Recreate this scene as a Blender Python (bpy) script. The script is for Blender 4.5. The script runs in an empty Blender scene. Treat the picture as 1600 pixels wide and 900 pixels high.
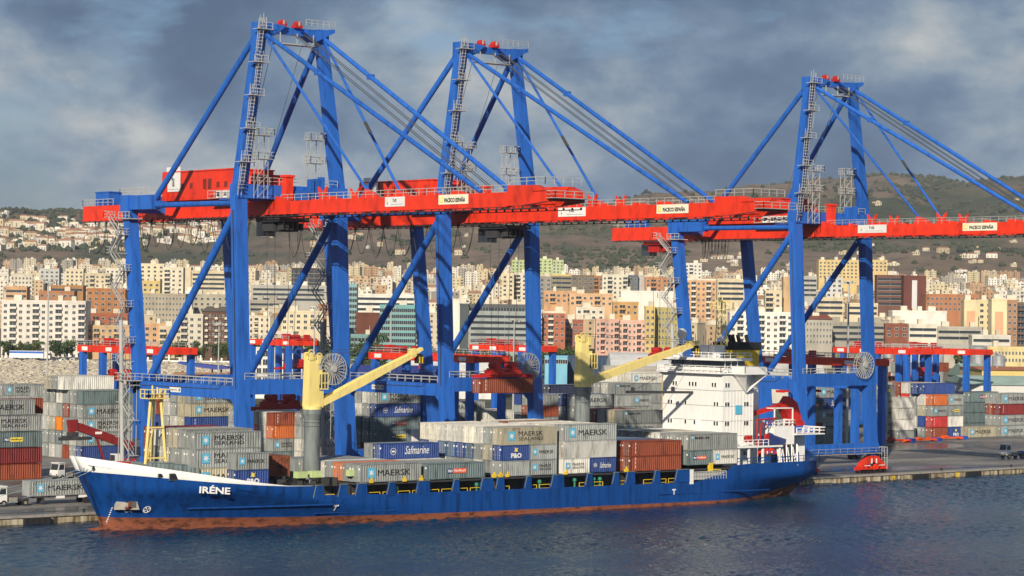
import bpy, math, random
from mathutils import Vector, Matrix, noise
R = math.radians
rnd = random.Random(7)
S = bpy.context.scene
col = S.collection

# ---------------------------------------------------------------- camera
F_PX, AL, PIT, ROLL, CAMH = 3921.06, R(50.0216), 0.00691034, 0.01358907, 34.872
vd = Vector((math.cos(AL)*math.cos(PIT), math.sin(AL)*math.cos(PIT), math.sin(PIT)))
r0 = Vector((math.sin(AL), -math.cos(AL), 0)); u0 = r0.cross(vd)
rv = math.cos(ROLL)*r0+math.sin(ROLL)*u0; uv = math.cos(ROLL)*u0-math.sin(ROLL)*r0
CP = Vector((0, 0, CAMH))
cd = bpy.data.cameras.new('camera'); cam = bpy.data.objects.new('camera', cd); col.objects.link(cam)
cd.sensor_width = 36; cd.lens = 36*F_PX/1600; cd.clip_start = 1; cd.clip_end = 30000
cam.matrix_world = Matrix(((rv.x, uv.x, -vd.x, CP.x), (rv.y, uv.y, -vd.y, CP.y), (rv.z, uv.z, -vd.z, CP.z), (0, 0, 0, 1)))
S.camera = cam

# ---------------------------------------------------------------- light
SUNV = Vector((-.72, -.57, .43)).normalized()          # towards the sun
ELEV = math.asin(SUNV.z)
W = bpy.data.worlds.new('World'); S.world = W; W.use_nodes = True
nt = W.node_tree; N = nt.nodes; LK = nt.links
bg = N['Background']; bg.inputs[1].default_value = .075
sky = N.new('ShaderNodeTexSky'); sky.sky_type = 'NISHITA'; sky.sun_disc = False
sky.sun_elevation = ELEV; sky.sun_rotation = math.atan2(SUNV.x, SUNV.y); sky.air_density = 1.2; sky.dust_density = 1.5
tc = N.new('ShaderNodeTexCoord')
def cloud_noise(scale, sc, off, detail=6, rough=.55):
    m = N.new('ShaderNodeMapping'); m.inputs['Scale'].default_value = sc; m.inputs['Location'].default_value = off
    LK.new(tc.outputs['Generated'], m.inputs[0])
    n = N.new('ShaderNodeTexNoise'); n.inputs['Scale'].default_value = scale; n.inputs['Detail'].default_value = detail
    n.inputs['Roughness'].default_value = rough; LK.new(m.outputs[0], n.inputs[0]); return n
def ramp(tree, inp, stops):
    r = tree.nodes.new('ShaderNodeValToRGB'); cr = r.color_ramp
    while len(cr.elements) < len(stops): cr.elements.new(.5)
    for e, (p, c) in zip(cr.elements, stops): e.position = p; e.color = (*c, 1)
    tree.links.new(inp, r.inputs[0]); return r
cn = cloud_noise(9.5, (1, 1, 1.75), (3.1, .4, .0), 10, .57)          # light and dark of the cloud deck
cn.inputs['Distortion'].default_value = .12
se = N.new('ShaderNodeSeparateXYZ'); LK.new(tc.outputs['Generated'], se.inputs[0])
el = N.new('ShaderNodeMapRange'); el.inputs[1].default_value = .02; el.inputs[2].default_value = .14; el.inputs[3].default_value = .085; el.inputs[4].default_value = -.07; el.clamp = True; LK.new(se.outputs[2], el.inputs[0])
cs = N.new('ShaderNodeMath'); cs.operation = 'ADD'; LK.new(cn.outputs[0], cs.inputs[0]); LK.new(el.outputs[0], cs.inputs[1])   # the base of the deck overhead is darker
cc = ramp(nt, cs.outputs[0], [(.33, (1.1, 1.75, 2.9)), (.43, (1.6, 2.45, 3.75)), (.49, (2.3, 3.2, 4.5)), (.54, (3.3, 4.2, 5.2)), (.60, (5.0, 5.5, 5.9)), (.70, (8.0, 8.0, 7.6))])
cm = cloud_noise(5.0, (1, 1, 2.6), (1.7, 5.2, .35), 7, .55)         # where the cover breaks up
dv = N.new('ShaderNodeVectorMath'); dv.operation = 'DOT_PRODUCT'; LK.new(tc.outputs['Generated'], dv.inputs[0]); dv.inputs[1].default_value = (.2588, .9659, 0)
dm_ = N.new('ShaderNodeMapRange'); dm_.inputs[1].default_value = .90; dm_.inputs[2].default_value = .975; dm_.inputs[3].default_value = .02; dm_.inputs[4].default_value = -.115; LK.new(dv.outputs['Value'], dm_.inputs[0])
dm2 = N.new('ShaderNodeMath'); dm2.operation = 'ADD'; LK.new(cm.outputs[0], dm2.inputs[0]); LK.new(dm_.outputs[0], dm2.inputs[1])      # the cover breaks up towards the west
cmr = ramp(nt, dm2.outputs[0], [(.30, (0, 0, 0)), (.40, (1, 1, 1))])
mx = N.new('ShaderNodeMix'); mx.data_type = 'RGBA'
tn = N.new('ShaderNodeMix'); tn.data_type = 'RGBA'; tn.blend_type = 'MULTIPLY'; tn.inputs[0].default_value = 1; tn.inputs[7].default_value = (.62, .82, 1.25, 1); LK.new(sky.outputs[0], tn.inputs[6])
LK.new(cmr.outputs[0], mx.inputs[0]); LK.new(tn.outputs[2], mx.inputs[6]); LK.new(cc.outputs[0], mx.inputs[7])
LK.new(mx.outputs[2], bg.inputs[0])
sl = bpy.data.lights.new('sun', 'SUN'); sl.energy = 5.0; sl.angle = R(.53); sl.color = (1, .88, .71)
so = bpy.data.objects.new('sun', sl); so.rotation_euler = SUNV.to_track_quat('Z', 'Y').to_euler(); col.objects.link(so)
S.view_settings.view_transform = 'Standard'; S.view_settings.look = 'None'
S.view_settings.exposure = 0.18; S.view_settings.gamma = 1; S.view_settings.use_curve_mapping = False
S.cycles.max_bounces = 6; S.cycles.transparent_max_bounces = 8; S.cycles.volume_bounces = 0
S.cycles.caustics_reflective = False; S.cycles.caustics_refractive = False

# ---------------------------------------------------------------- materials
def newmat(name):
    m = bpy.data.materials.new(name); m.use_nodes = True
    t = m.node_tree; return m, t, t.nodes['Principled BSDF']
MC = {}
def paint(name, c, rough=.5, dirt=.18, scale=(.5, .5, .12), rust=None, metal=0, vary=.06, spec=.4):
    """weathered paint: streaky dirt and small per-object differences"""
    if name in MC: return MC[name]
    m, t, b = newmat(name); n = t.nodes; l = t.links
    tcx = n.new('ShaderNodeTexCoord'); mp = n.new('ShaderNodeMapping'); mp.inputs['Scale'].default_value = scale
    oi = n.new('ShaderNodeObjectInfo'); va = n.new('ShaderNodeVectorMath'); va.operation = 'SCALE'; va.inputs[3].default_value = 90
    cx = n.new('ShaderNodeCombineXYZ'); l.new(oi.outputs['Random'], cx.inputs[0]); l.new(oi.outputs['Random'], cx.inputs[1]); l.new(cx.outputs[0], va.inputs[0])
    ad = n.new('ShaderNodeVectorMath'); l.new(tcx.outputs['Object'], ad.inputs[0]); l.new(va.outputs[0], ad.inputs[1])
    l.new(ad.outputs[0], mp.inputs[0])
    ns = n.new('ShaderNodeTexNoise'); ns.inputs['Scale'].default_value = 2.2; ns.inputs['Detail'].default_value = 6; ns.inputs['Roughness'].default_value = .62
    l.new(mp.outputs[0], ns.inputs[0])
    lo = [x*(1-dirt*1.6) for x in c]; hi = [min(1, x*(1+dirt*.5)) for x in c]
    st = [(.3, lo), (.5, c), (.7, hi)]
    if rust: st = [(.22, rust), (.33, lo), (.5, c), (.7, hi)]
    rp = ramp(t, ns.outputs[0], st)
    mr = n.new('ShaderNodeMapRange'); mr.inputs[3].default_value = 1-vary*2; mr.inputs[4].default_value = 1+vary*1.2
    l.new(oi.outputs['Random'], mr.inputs[0])
    sc = n.new('ShaderNodeVectorMath'); sc.operation = 'SCALE'; l.new(rp.outputs[0], sc.inputs[0]); l.new(mr.outputs[0], sc.inputs[3])
    l.new(sc.outputs[0], b.inputs['Base Color'])
    b.inputs['Roughness'].default_value = rough; b.inputs['Metallic'].default_value = metal; b.inputs['Specular IOR Level'].default_value = spec
    MC[name] = m; return m
def flat(name, c, rough=.6, metal=0):
    return paint(name, c, rough, .06, vary=0, metal=metal)
P = dict(
 blue=paint('crane_blue', (.020, .122, .50), .42, .24, (.5, .5, .07)),
 red=paint('crane_red', (.74, .040, .012), .45, .24, (.4, .25, .12)),
 dred=paint('winch_red', (.50, .02, .015), .5, .2),
 steel=paint('galvanised_steel', (.40, .41, .40), .55, .15),
 white=paint('white_paint', (.80, .80, .78), .45, .05),
 black=flat('black_rubber', (.02, .02, .022), .7), dark=flat('dark_steel', (.045, .045, .05), .6),
 rope=flat('wire_rope', (.07, .075, .08), .6), glass=None,
 yellow=paint('crane_yellow', (.80, .66, .24), .5, .1), yell=paint('safety_yellow', (.75, .52, .03), .5, .1),
 grey=paint('grey_deck_paint', (.15, .19, .20), .6, .35, (.4, .4, .2)), green=flat('green_vent', (.03, .22, .13)),
 orange=paint('orange_paint', (.80, .10, .015), .5, .1),
 hull=paint('hull_blue', (.004, .056, .25), .4, .34, (.45, .45, .05), vary=0),
 boot=paint('antifouling_red', (.23, .072, .035), .75, .5, (.25, .25, .6), rust=(.09, .04, .025), vary=0),
 conc=paint('concrete', (.30, .28, .25), .85, .25, (.5, .5, .5)),
 letter=flat('black_lettering', (.018, .018, .02)), wletter=flat('white_lettering', (.75, .75, .75)),
 sky=flat('pale_blue_panel', (.10, .44, .66)), cream=flat('cream_sign', (.80, .76, .60)),
)
def glassmat(name, c, rough=.15):
    m, t, b = newmat(name); b.inputs['Base Color'].default_value = (*c, 1); b.inputs['Roughness'].default_value = rough
    b.inputs['Specular IOR Level'].default_value = .8; MC[name] = m; return m
P['glass'] = glassmat('window_glass', (.03, .04, .05)); P['teal'] = glassmat('teal_glass', (.10, .30, .33), .25)

# ---------------------------------------------------------------- mesh builder
def perp(d):
    a = Vector((0, 0, 1)) if abs(d.z) < .95 else Vector((1, 0, 0))
    s = d.cross(a).normalized(); return s, s.cross(d).normalized()
class MB:
    def __init__(s): s.v = []; s.f = []; s.m = []
    def add(s, vs, fs, m=0):
        o = len(s.v); s.v += [tuple(v) for v in vs]; s.f += [tuple(i+o for i in f) for f in fs]; s.m += [m]*len(fs); return s
    def box(s, c, d, m=0, rz=0):
        x, y, z = d[0]/2, d[1]/2, d[2]/2; cs, sn = math.cos(rz), math.sin(rz)
        vs = [(c[0]+a*cs-b*sn, c[1]+a*sn+b*cs, c[2]+e) for a in (-x, x) for b in (-y, y) for e in (-z, z)]
        return s.add(vs, [(0, 1, 3, 2), (4, 6, 7, 5), (0, 4, 5, 1), (2, 3, 7, 6), (0, 2, 6, 4), (1, 5, 7, 3)], m)
    def bb(s, a, b, m=0):                                  # box from corner to corner
        return s.box([(a[i]+b[i])/2 for i in range(3)], [abs(b[i]-a[i]) for i in range(3)], m)
    def beam(s, p, q, w, h, m=0, w2=None, h2=None):       # box section between two points, w horizontal
        p, q = Vector(p), Vector(q); d = (q-p).normalized(); sx, up = perp(d); vs = []
        for c, a, b in ((p, w, h), (q, w2 or w, h2 or h)):
            for i, j in ((-1, -1), (1, -1), (1, 1), (-1, 1)): vs.append(c+sx*(a/2*i)+up*(b/2*j))
        return s.add(vs, [(3, 2, 1, 0), (4, 5, 6, 7), (0, 1, 5, 4), (1, 2, 6, 5), (2, 3, 7, 6), (3, 0, 4, 7)], m)
    def post(s, p, q, sx, sy, m=0, sx2=None, sy2=None):   # near-vertical box column with world-aligned section
        vs = []
        for c, a, b in ((p, sx, sy), (q, sx2 or sx, sy2 or sy)):
            for i, j in ((-1, -1), (1, -1), (1, 1), (-1, 1)): vs.append((c[0]+a/2*i, c[1]+b/2*j, c[2]))
        return s.add(vs, [(3, 2, 1, 0), (4, 5, 6, 7), (0, 1, 5, 4), (1, 2, 6, 5), (2, 3, 7, 6), (3, 0, 4, 7)], m)
    def tube(s, p, q, r, n=10, m=0, r2=None):
        p, q = Vector(p), Vector(q); d = (q-p).normalized(); a, b = perp(d); vs = []
        for c, rr in ((p, r), (q, r if r2 is None else r2)):
            for i in range(n): t = 2*math.pi*i/n; vs.append(c+a*(rr*math.cos(t))+b*(rr*math.sin(t)))
        fs = [(i, (i+1) % n, n+(i+1) % n, n+i) for i in range(n)]+[tuple(range(n))[::-1], tuple(range(n, 2*n))]
        return s.add(vs, fs, m)
    def path(s, pts, r, n=5, m=0):
        for a, b in zip(pts, pts[1:]): s.tube(a, b, r, n, m)
        return s
    def poly(s, pts, m=0): return s.add(pts, [tuple(range(len(pts)))], m)
    def prism(s, pts, off, m=0):
        n = len(pts); o = Vector(off); q = [Vector(p)+o for p in pts]
        return s.add(list(pts)+q, [tuple(range(n)), tuple(range(n, 2*n))[::-1]]+[(i, n+i, n+(i+1) % n, (i+1) % n) for i in range(n)], m)
    def rail(s, pts, h=1.1, r=.045, m=0, step=2.0):        # hand rail along a path
        for a, b in zip(pts, pts[1:]):
            a, b = Vector(a), Vector(b); n = max(1, round((b-a).length/step)); up = Vector((0, 0, h))
            s.beam(a+up, b+up, r*2, r*2, m); s.beam(a+up*.5, b+up*.5, r*1.5, r*1.5, m)
            for i in range(n+1): c = a.lerp(b, i/n); s.beam(c, c+up, r*1.7, r*1.7, m)
        return s
    def mesh(s, name, mats):
        me = bpy.data.meshes.new(name); me.from_pydata(s.v, [], s.f)
        for m in mats: me.materials.append(m)
        if len(mats) > 1: me.polygons.foreach_set('material_index', s.m)
        me.update(); return me
    def build(s, name, mats, parent=None, loc=None):
        if not isinstance(mats, (list, tuple)): mats = [mats]
        return link(name, s.mesh(name, mats), parent, loc)
def link(name, me, parent=None, loc=None):
    o = bpy.data.objects.new(name, me); col.objects.link(o)
    if parent: o.parent = parent
    if loc is not None: o.location = loc
    return o
def tag(o, label=None, cat=None, group=None, kind=None):
    if label: o['label'] = label
    if cat: o['category'] = cat
    if group: o['group'] = group
    if kind: o['kind'] = kind
    return o
def thing(name, label, cat, loc=(0, 0, 0), rz=0, group=None):
    o = bpy.data.objects.new(name, None); col.objects.link(o); o.location = loc; o.rotation_euler = (0, 0, rz)
    o.empty_display_size = .5
    return tag(o, label, cat, group)
KIDS = {}
def kids(o):
    return [c for c in o.children]
def tree_copy(o, parent=None, **kw):
    c = o.copy(); col.objects.link(c); c.parent = parent
    for ch in kids(o): tree_copy(ch, c)
    if parent is None:
        for k, v in kw.items(): setattr(c, k, v)
    return c
# a point of the photograph's view carried onto the quay level, or to a depth along the view
GZ = 1.3
def ray(x, y): return vd+rv*((x-800)/F_PX)+uv*((450-y)/F_PX)
def G(x, y, z=GZ):
    d = ray(x, y); return CP+d*((z-CP.z)/d.z)
def GX(px, Y, z=GZ):
    d = ray(px, 700); t = (Y-CP.y)/d.y; return CP.x+d.x*t
def AT(x, y, D): return CP+ray(x, y)*D
def solid(name, c, rough=.8): return paint(name, c, rough, .12, (.15, .15, .15))
# ---------------------------------------------------------------- lettering
TX = {}
def text_mesh(s, h, mat, bold=.02, width=None, shear=0, key=None):
    k = (s, h, mat.name, width)
    if k in TX: return TX[k]
    cu = bpy.data.curves.new('lettering', 'FONT'); cu.body = s; cu.size = 1; cu.align_x = 'LEFT'; cu.offset = bold; cu.shear = shear; cu.resolution_u = 2
    cu.extrude = .008
    o = bpy.data.objects.new('tmp', cu); col.objects.link(o); dg = bpy.context.evaluated_depsgraph_get()
    me = bpy.data.meshes.new_from_object(o.evaluated_get(dg)); bpy.data.objects.remove(o); bpy.data.curves.remove(cu)
    xs = [v.co.x for v in me.vertices]; ys = [v.co.y for v in me.vertices]
    x0, x1, y0, y1 = min(xs), max(xs), 0 if s != 'x' else min(ys), max(ys)
    sy = h/(y1-min(ys)); sx = (width/(x1-x0)) if width else sy
    for v in me.vertices: v.co = ((v.co.x-x0)*sx, -v.co.z, (v.co.y-min(ys))*sy)   # reads in the XZ plane, facing -Y
    me.materials.clear(); me.materials.append(mat); me.name = 'lettering'; TX[k] = me; return me

HIDDEN = set()
FARSET = {6,9,12,15,18,37,39,63,66,73,74,76,77,79,80,82,83,85,86,88,89,91,92,94,95,101,103,105,107,109,110,111,112,113,114,118,120,122,124,126,128,130,132,176,180,181,182,183,185,186,187,188,192,193,197,198,202,203,207,208,212,213,217,218,221,222,223,224,225,226,228,230,232,238,239,242,243,244,246,247,248,250,251,258,273,274,275,276,277,278,279,280,281,282,283,284,285,286,287,288,289,292,293,294,296,297,298,300,301,303,304,306,307,309,310,312,313,317,318,322,323,327,328,332,333,337,338,341,342,343,345,346,347,349,350,353,354,355,357,358,363,364,365,366,368,369,370,371,373,374,375,376,378,379,380,381,383,388,389,390,391,393,394,395,396,398,399,400,401,403,404,405,406,407,408,409,410,411,413,414,415,416,423,424,425,426,427,428,429,430,431,432,460,461,462,465,466,467,470,471,472,473,476,477,478,479,481,482,483,494,495,496,497,498,499,502,503,504,505,506,507,508,509,510,512,513,514,515,517,518,519,520,524,525,526,527,530,531,532,533,534}

# ================================================================ SETTING
# ---- water
def water():
    import numpy as np
    m, t, b = newmat('sea_water'); n = t.nodes; l = t.links
    g = n.new('ShaderNodeNewGeometry')
    a = n.new('ShaderNodeTexNoise'); a.inputs['Scale'].default_value = 1.6; a.inputs['Detail'].default_value = 4; l.new(g.outputs['Position'], a.inputs[0])
    bp = n.new('ShaderNodeBump'); bp.inputs['Distance'].default_value = .5; bp.inputs['Strength'].default_value = .45; l.new(a.outputs[0], bp.inputs['Height']); l.new(bp.outputs[0], b.inputs['Normal'])
    e = n.new('ShaderNodeTexNoise'); e.inputs['Scale'].default_value = .016; e.inputs['Detail'].default_value = 5; l.new(g.outputs['Position'], e.inputs[0])
    rp = ramp(t, e.outputs[0], [(.38, (.0006, .014, .040)), (.62, (.003, .044, .085))]); l.new(rp.outputs[0], b.inputs['Base Color'])
    b.inputs['Roughness'].default_value = .10; b.inputs['IOR'].default_value = 1.33; b.inputs['Specular IOR Level'].default_value = .36
    rg = np.random.RandomState(3); st = .33; xs = np.arange(120, 500, st); ys = np.arange(180, 346.6, st); X, Y = np.meshgrid(xs, ys); Z = np.zeros_like(X)
    for _ in range(90):                                     # short wind chop over a faint swell
        lam = .9*math.exp(rg.rand()*1.9); th = R(-62)+rg.randn()*.62; k = 2*math.pi/lam; am = lam*.0052*(1 if lam < 3.5 else .45)
        ph = k*(X*math.cos(th)+Y*math.sin(th))+rg.rand()*6.28; Z += am*(np.sin(ph)+.25*np.sin(2*ph+.6))
    gust = .32+1.0*(.5+.5*np.sin(X*.035+1.3*np.sin(Y*.05)+Y*.06))*(.5+.5*np.sin(X*.011-Y*.031+2))**.5
    Z *= gust; edge = np.minimum(1, np.minimum(X-xs[0], xs[-1]-X)/6)*np.minimum(1, (Y-ys[0])/6); Z *= np.clip(edge, 0, 1)
    co = np.stack([X, Y, Z], -1).reshape(-1, 3).astype(np.float32); ny, nx = X.shape
    i = (np.arange(ny-1)[:, None]*nx+np.arange(nx-1)[None, :]).ravel(); q = np.stack([i, i+1, i+nx+1, i+nx], -1).astype(np.int32)
    x0, x1, y0, y1 = float(xs[0]), float(xs[-1]), float(ys[0]), float(ys[-1])
    ex = np.array([(-3000, -600, 0), (9000, -600, 0), (9000, y0, 0), (-3000, y0, 0), (-3000, y1, 0), (x0, y0, 0), (x0, y1, 0), (x1, y0, 0), (9000, y1, 0), (x1, y1, 0)], np.float32); o_ = len(co)
    eq = np.array([(0, 1, 2, 3), (3, 5, 6, 4), (7, 2, 8, 9)], np.int32)+o_; co = np.vstack([co, ex]); q = np.vstack([q, eq])
    me = bpy.data.meshes.new('sea_water'); me.vertices.add(len(co)); me.vertices.foreach_set('co', co.ravel()); me.loops.add(q.size); me.loops.foreach_set('vertex_index', q.ravel())
    me.polygons.add(len(q)); me.polygons.foreach_set('loop_start', np.arange(0, q.size, 4, dtype=np.int32)); me.polygons.foreach_set('loop_total', np.full(len(q), 4, np.int32)); me.polygons.foreach_set('use_smooth', np.ones(len(q), bool))
    me.update(calc_edges=True); me.materials.append(m); return link('sea_water', me)
tag(water(), kind='structure')
# ---- quay apron
QY = 345.6
def apron_mat():
    m, t, b = newmat('wet_apron'); n = t.nodes; l = t.links
    g = n.new('ShaderNodeNewGeometry'); mp = n.new('ShaderNodeMapping'); mp.inputs['Scale'].default_value = (.4, 1, 1); l.new(g.outputs['Position'], mp.inputs[0])
    a = n.new('ShaderNodeTexNoise'); a.inputs['Scale'].default_value = .055; a.inputs['Detail'].default_value = 5; l.new(mp.outputs[0], a.inputs[0])
    c = n.new('ShaderNodeTexNoise'); c.inputs['Scale'].default_value = .9; c.inputs['Detail'].default_value = 6; l.new(g.outputs['Position'], c.inputs[0])
    r1 = ramp(t, a.outputs[0], [(.40, (.045, .045, .048)), (.47, (.13, .122, .115)), (.56, (.21, .195, .175)), (.68, (.28, .26, .23))])
    r2 = ramp(t, c.outputs[0], [(.3, (.7, .7, .7)), (.7, (1.1, 1.1, 1.1))])
    mx = n.new('ShaderNodeMix'); mx.data_type = 'RGBA'; mx.blend_type = 'MULTIPLY'; mx.inputs[0].default_value = 1
    l.new(r1.outputs[0], mx.inputs[6]); l.new(r2.outputs[0], mx.inputs[7]); l.new(mx.outputs[2], b.inputs['Base Color'])
    rr = n.new('ShaderNodeMapRange'); rr.inputs[1].default_value = .42; rr.inputs[2].default_value = .5; rr.inputs[3].default_value = .22; rr.inputs[4].default_value = .8
    l.new(a.outputs[0], rr.inputs[0]); l.new(rr.outputs[0], b.inputs['Roughness']); return m
APM = apron_mat()
ap = MB(); ap.add([(-600, QY, GZ), (1500, QY, GZ), (1500, 1500, GZ), (-600, 1500, GZ)], [(0, 1, 2, 3)])
tag(ap.build('apron', APM), kind='structure')
# quay wall: concrete blocks, stained, coping, rubber fenders, bollards, yellow berth numbers
def stained():
    m, t, b = newmat('stained_quay_concrete'); n = t.nodes; l = t.links
    g = n.new('ShaderNodeNewGeometry'); mp = n.new('ShaderNodeMapping'); mp.inputs['Scale'].default_value = (.9, .9, .12); l.new(g.outputs['Position'], mp.inputs[0])
    a = n.new('ShaderNodeTexNoise'); a.inputs['Scale'].default_value = 1.1; a.inputs['Detail'].default_value = 6; l.new(mp.outputs[0], a.inputs[0])
    r = ramp(t, a.outputs[0], [(.36, (.05, .045, .03)), (.45, (.20, .15, .08)), (.55, (.42, .37, .27)), (.7, (.55, .52, .42))]); l.new(r.outputs[0], b.inputs['Base Color']); b.inputs['Roughness'].default_value = .85
    return m
STM = stained()
qw = thing('quay_wall', 'low stained concrete quay wall with dark fenders along the water', 'quay wall', (QY and 0, QY, 0))
w = MB(); x = -600
while x < 1500:
    w.bb((x+.03, -.02, -2), (x+5.97, 3, GZ-.32)); x += 6
w.build('wall_block', STM, qw); tag(qw.children[-1])
w = MB(); w.bb((-600, -.25, GZ-.30), (1500, 1.2, GZ+.012)); w.build('coping', P['conc'], qw)
fm = MB()
fm.box((0, -.45, .25), (4.6, .5, 1.5))
for i in range(5): fm.box((-2+i, -.72, .25), (.35, .12, 1.35))
fme = fm.mesh('fender', [P['black']])
for x in list(range(180, 200, 14))+[401, 418, 443, 468]: link('fender', fme, qw, (x, 0, 0))
bm_ = MB(); bm_.tube((0, .8, GZ), (0, .8, GZ+.45), .2, 10); bm_.tube((0, .8, GZ+.45), (0, .8, GZ+.62), .34, 10, r2=.28)
bme = bm_.mesh('bollard', [P['black']])
for i, x in enumerate((186, 203, 365, 409, 432)):
    o = link('mooring_bollard', bme, None, (x, QY, 0))
    tag(o, ['black iron bollard on the quay edge left of the truck', 'black iron bollard on the quay edge by the blue bow', 'black iron bollard behind the stern of the ship', 'black iron bollard on the quay edge right of the red bogie', 'black iron bollard on the quay edge nearest the parked white tractor'][i], 'bollard', 'mooring bollards on the quay edge')
for x, s in ((392.5, '19'), (412.5, '20'), (437, '21')):
    link('berth_number', text_mesh(s, 1.0, P['yell'], .05), qw, (x, -.04, -.05))
# crane rails and painted line on the apron
rl = MB()
for y in (350.5, 350.9, 380.5, 380.9): rl.bb((-600, y-.05, GZ+.004), (1500, y+.05, GZ+.03))
tag(rl.build('crane_rail', P['dark']), 'flat steel crane rails set in the quay apron', 'rail')
# ---- terrain, hills
def vn(x, y, s, o=0, oct=5):
    return noise.fractal(Vector((x*s+o, y*s-o, o*.37)), .9, 2.1, oct)
def lerp_tab(tab, x):
    if x <= tab[0][0]: return tab[0][1]
    for (a, b), (c, d) in zip(tab, tab[1:]):
        if x <= c: return b+(d-b)*(x-a)/(c-a)
    return tab[-1][1]
HORY = lambda px: 477.2+.01359*(px-800)
PROF = [(700, 1.3), (1000, 2.2), (1225, 4.5), (1450, 11), (1700, 20), (2000, 31), (2500, 48), (3000, 64), (3300, 71)]
RIDGE = [(-400, 355), (0, 352), (60, 353), (120, 350), (180, 355), (260, 358), (330, 355), (450, 342), (600, 336), (760, 333), (860, 329), (950, 322), (1040, 313), (1110, 303), (1180, 294), (1240, 290), (1300, 287), (1360, 282), (1420, 276), (1470, 280), (1510, 286), (1550, 279), (1600, 274), (1700, 268), (2000, 270)]
RD = [(-400, 4300), (200, 4500), (400, 5200), (900, 6200), (1600, 5600), (2000, 5600)]
def smooth(t): t = max(0, min(1, t)); return t*t*(3-2*t)
def terrain(px, D):
    if D <= 3300: return lerp_tab(PROF, D)
    rd = lerp_tab(RD, px); zr = CAMH+(HORY(px)-lerp_tab(RIDGE, px))*rd/F_PX
    t = (D-3300)/(rd-3300); lat = (px-800)/F_PX*D
    n = vn(lat, D, .0011, 3, 6)
    if t <= 1: return 71+(zr-71)*(t**.85)+n*105*math.sin(math.pi*min(1, t))**.8+vn(lat, D, .006, 9)*9*smooth(t*4)*(1-t*.6)
    return zr-(D-rd)*.25+n*20
def hills():
    NX, vs, fs = 330, [], []
    Ds = [760+i*60 for i in range(43)]+[3340+i*38 for i in range(95)]
    for D in Ds:
        for i in range(NX+1):
            px = -420+i*(2440/NX); p = AT(px, 450, D); vs.append((p.x, p.y, terrain(px, D)))
    for j in range(len(Ds)-1):
        for i in range(NX): a = j*(NX+1)+i; fs.append((a, a+1, a+NX+2, a+NX+1))
    m, t, b = newmat('hillside'); n = t.nodes; l = t.links
    g = n.new('ShaderNodeNewGeometry')
    def ns(s, d, r): x = n.new('ShaderNodeTexNoise'); x.inputs['Scale'].default_value = s; x.inputs['Detail'].default_value = d; x.inputs['Roughness'].default_value = r; l.new(g.outputs['Position'], x.inputs[0]); return x
    a = ramp(t, ns(.0022, 7, .6).outputs[0], [(.34, (.045, .055, .028)), (.43, (.085, .080, .045)), (.51, (.145, .105, .070)), (.60, (.18, .130, .090)), (.75, (.22, .165, .12))])
    c = ramp(t, ns(.03, 6, .75).outputs[0], [(.34, (.45, .50, .42)), (.5, (.95, .95, .95)), (.68, (1.2, 1.17, 1.12))])
    mx = n.new('ShaderNodeMix'); mx.data_type = 'RGBA'; mx.blend_type = 'MULTIPLY'; mx.inputs[0].default_value = 1
    l.new(a.outputs[0], mx.inputs[6]); l.new(c.outputs[0], mx.inputs[7]); l.new(mx.outputs[2], b.inputs['Base Color']); b.inputs['Roughness'].default_value = .95
    me = bpy.data.meshes.new('hills'); me.from_pydata(vs, [], fs); me.materials.append(m)
    me.polygons.foreach_set('use_smooth', [True]*len(fs)); return link('hills', me), m
ho, HILLM = hills(); tag(ho, kind='structure')
def far_range():
    tab = [(-500, 346), (0, 352), (40, 351), (90, 343), (140, 338), (175, 341), (205, 344), (260, 341), (330, 346), (420, 352), (560, 356)]
    vs, fs = [], []; NX = 90; Ds = [6500, 7200, 8000, 8800, 9600, 10500]
    for j, D in enumerate(Ds):
        for i in range(NX+1):
            px = -500+i*1060/NX; z = 60+(CAMH+(HORY(px)-lerp_tab(tab, px))*8800/F_PX-60)*(j/3 if j <= 3 else 1-.3*(j-3))+vn(px*5, D, .003, 4)*14
            p = AT(px, 450, D); vs.append((p.x, p.y, z))
    for j in range(len(Ds)-1):
        for i in range(NX): a = j*(NX+1)+i; fs.append((a, a+1, a+NX+2, a+NX+1))
    me = bpy.data.meshes.new('mountain'); me.from_pydata(vs, [], fs); me.materials.append(HILLM); me.polygons.foreach_set('use_smooth', [True]*len(fs))
    tag(link('mountain', me), kind='structure')
far_range()

# ---- air: one even volume over land and sea
hz = MB(); hz.bb((-9000, -4000, -3.5), (16000, 16000, 440))
m = bpy.data.materials.new('haze'); m.use_nodes = True; t = m.node_tree; t.nodes.remove(t.nodes['Principled BSDF'])
pv = t.nodes.new('ShaderNodeVolumePrincipled'); pv.inputs['Color'].default_value = (.80, .88, 1, 1); pv.inputs['Density'].default_value = 4.4e-5; pv.inputs['Anisotropy'].default_value = .2
t.links.new(pv.outputs[0], t.nodes['Material Output'].inputs['Volume'])
HAZE = True
if HAZE: tag(hz.build('haze', m), kind='stuff')

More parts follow.
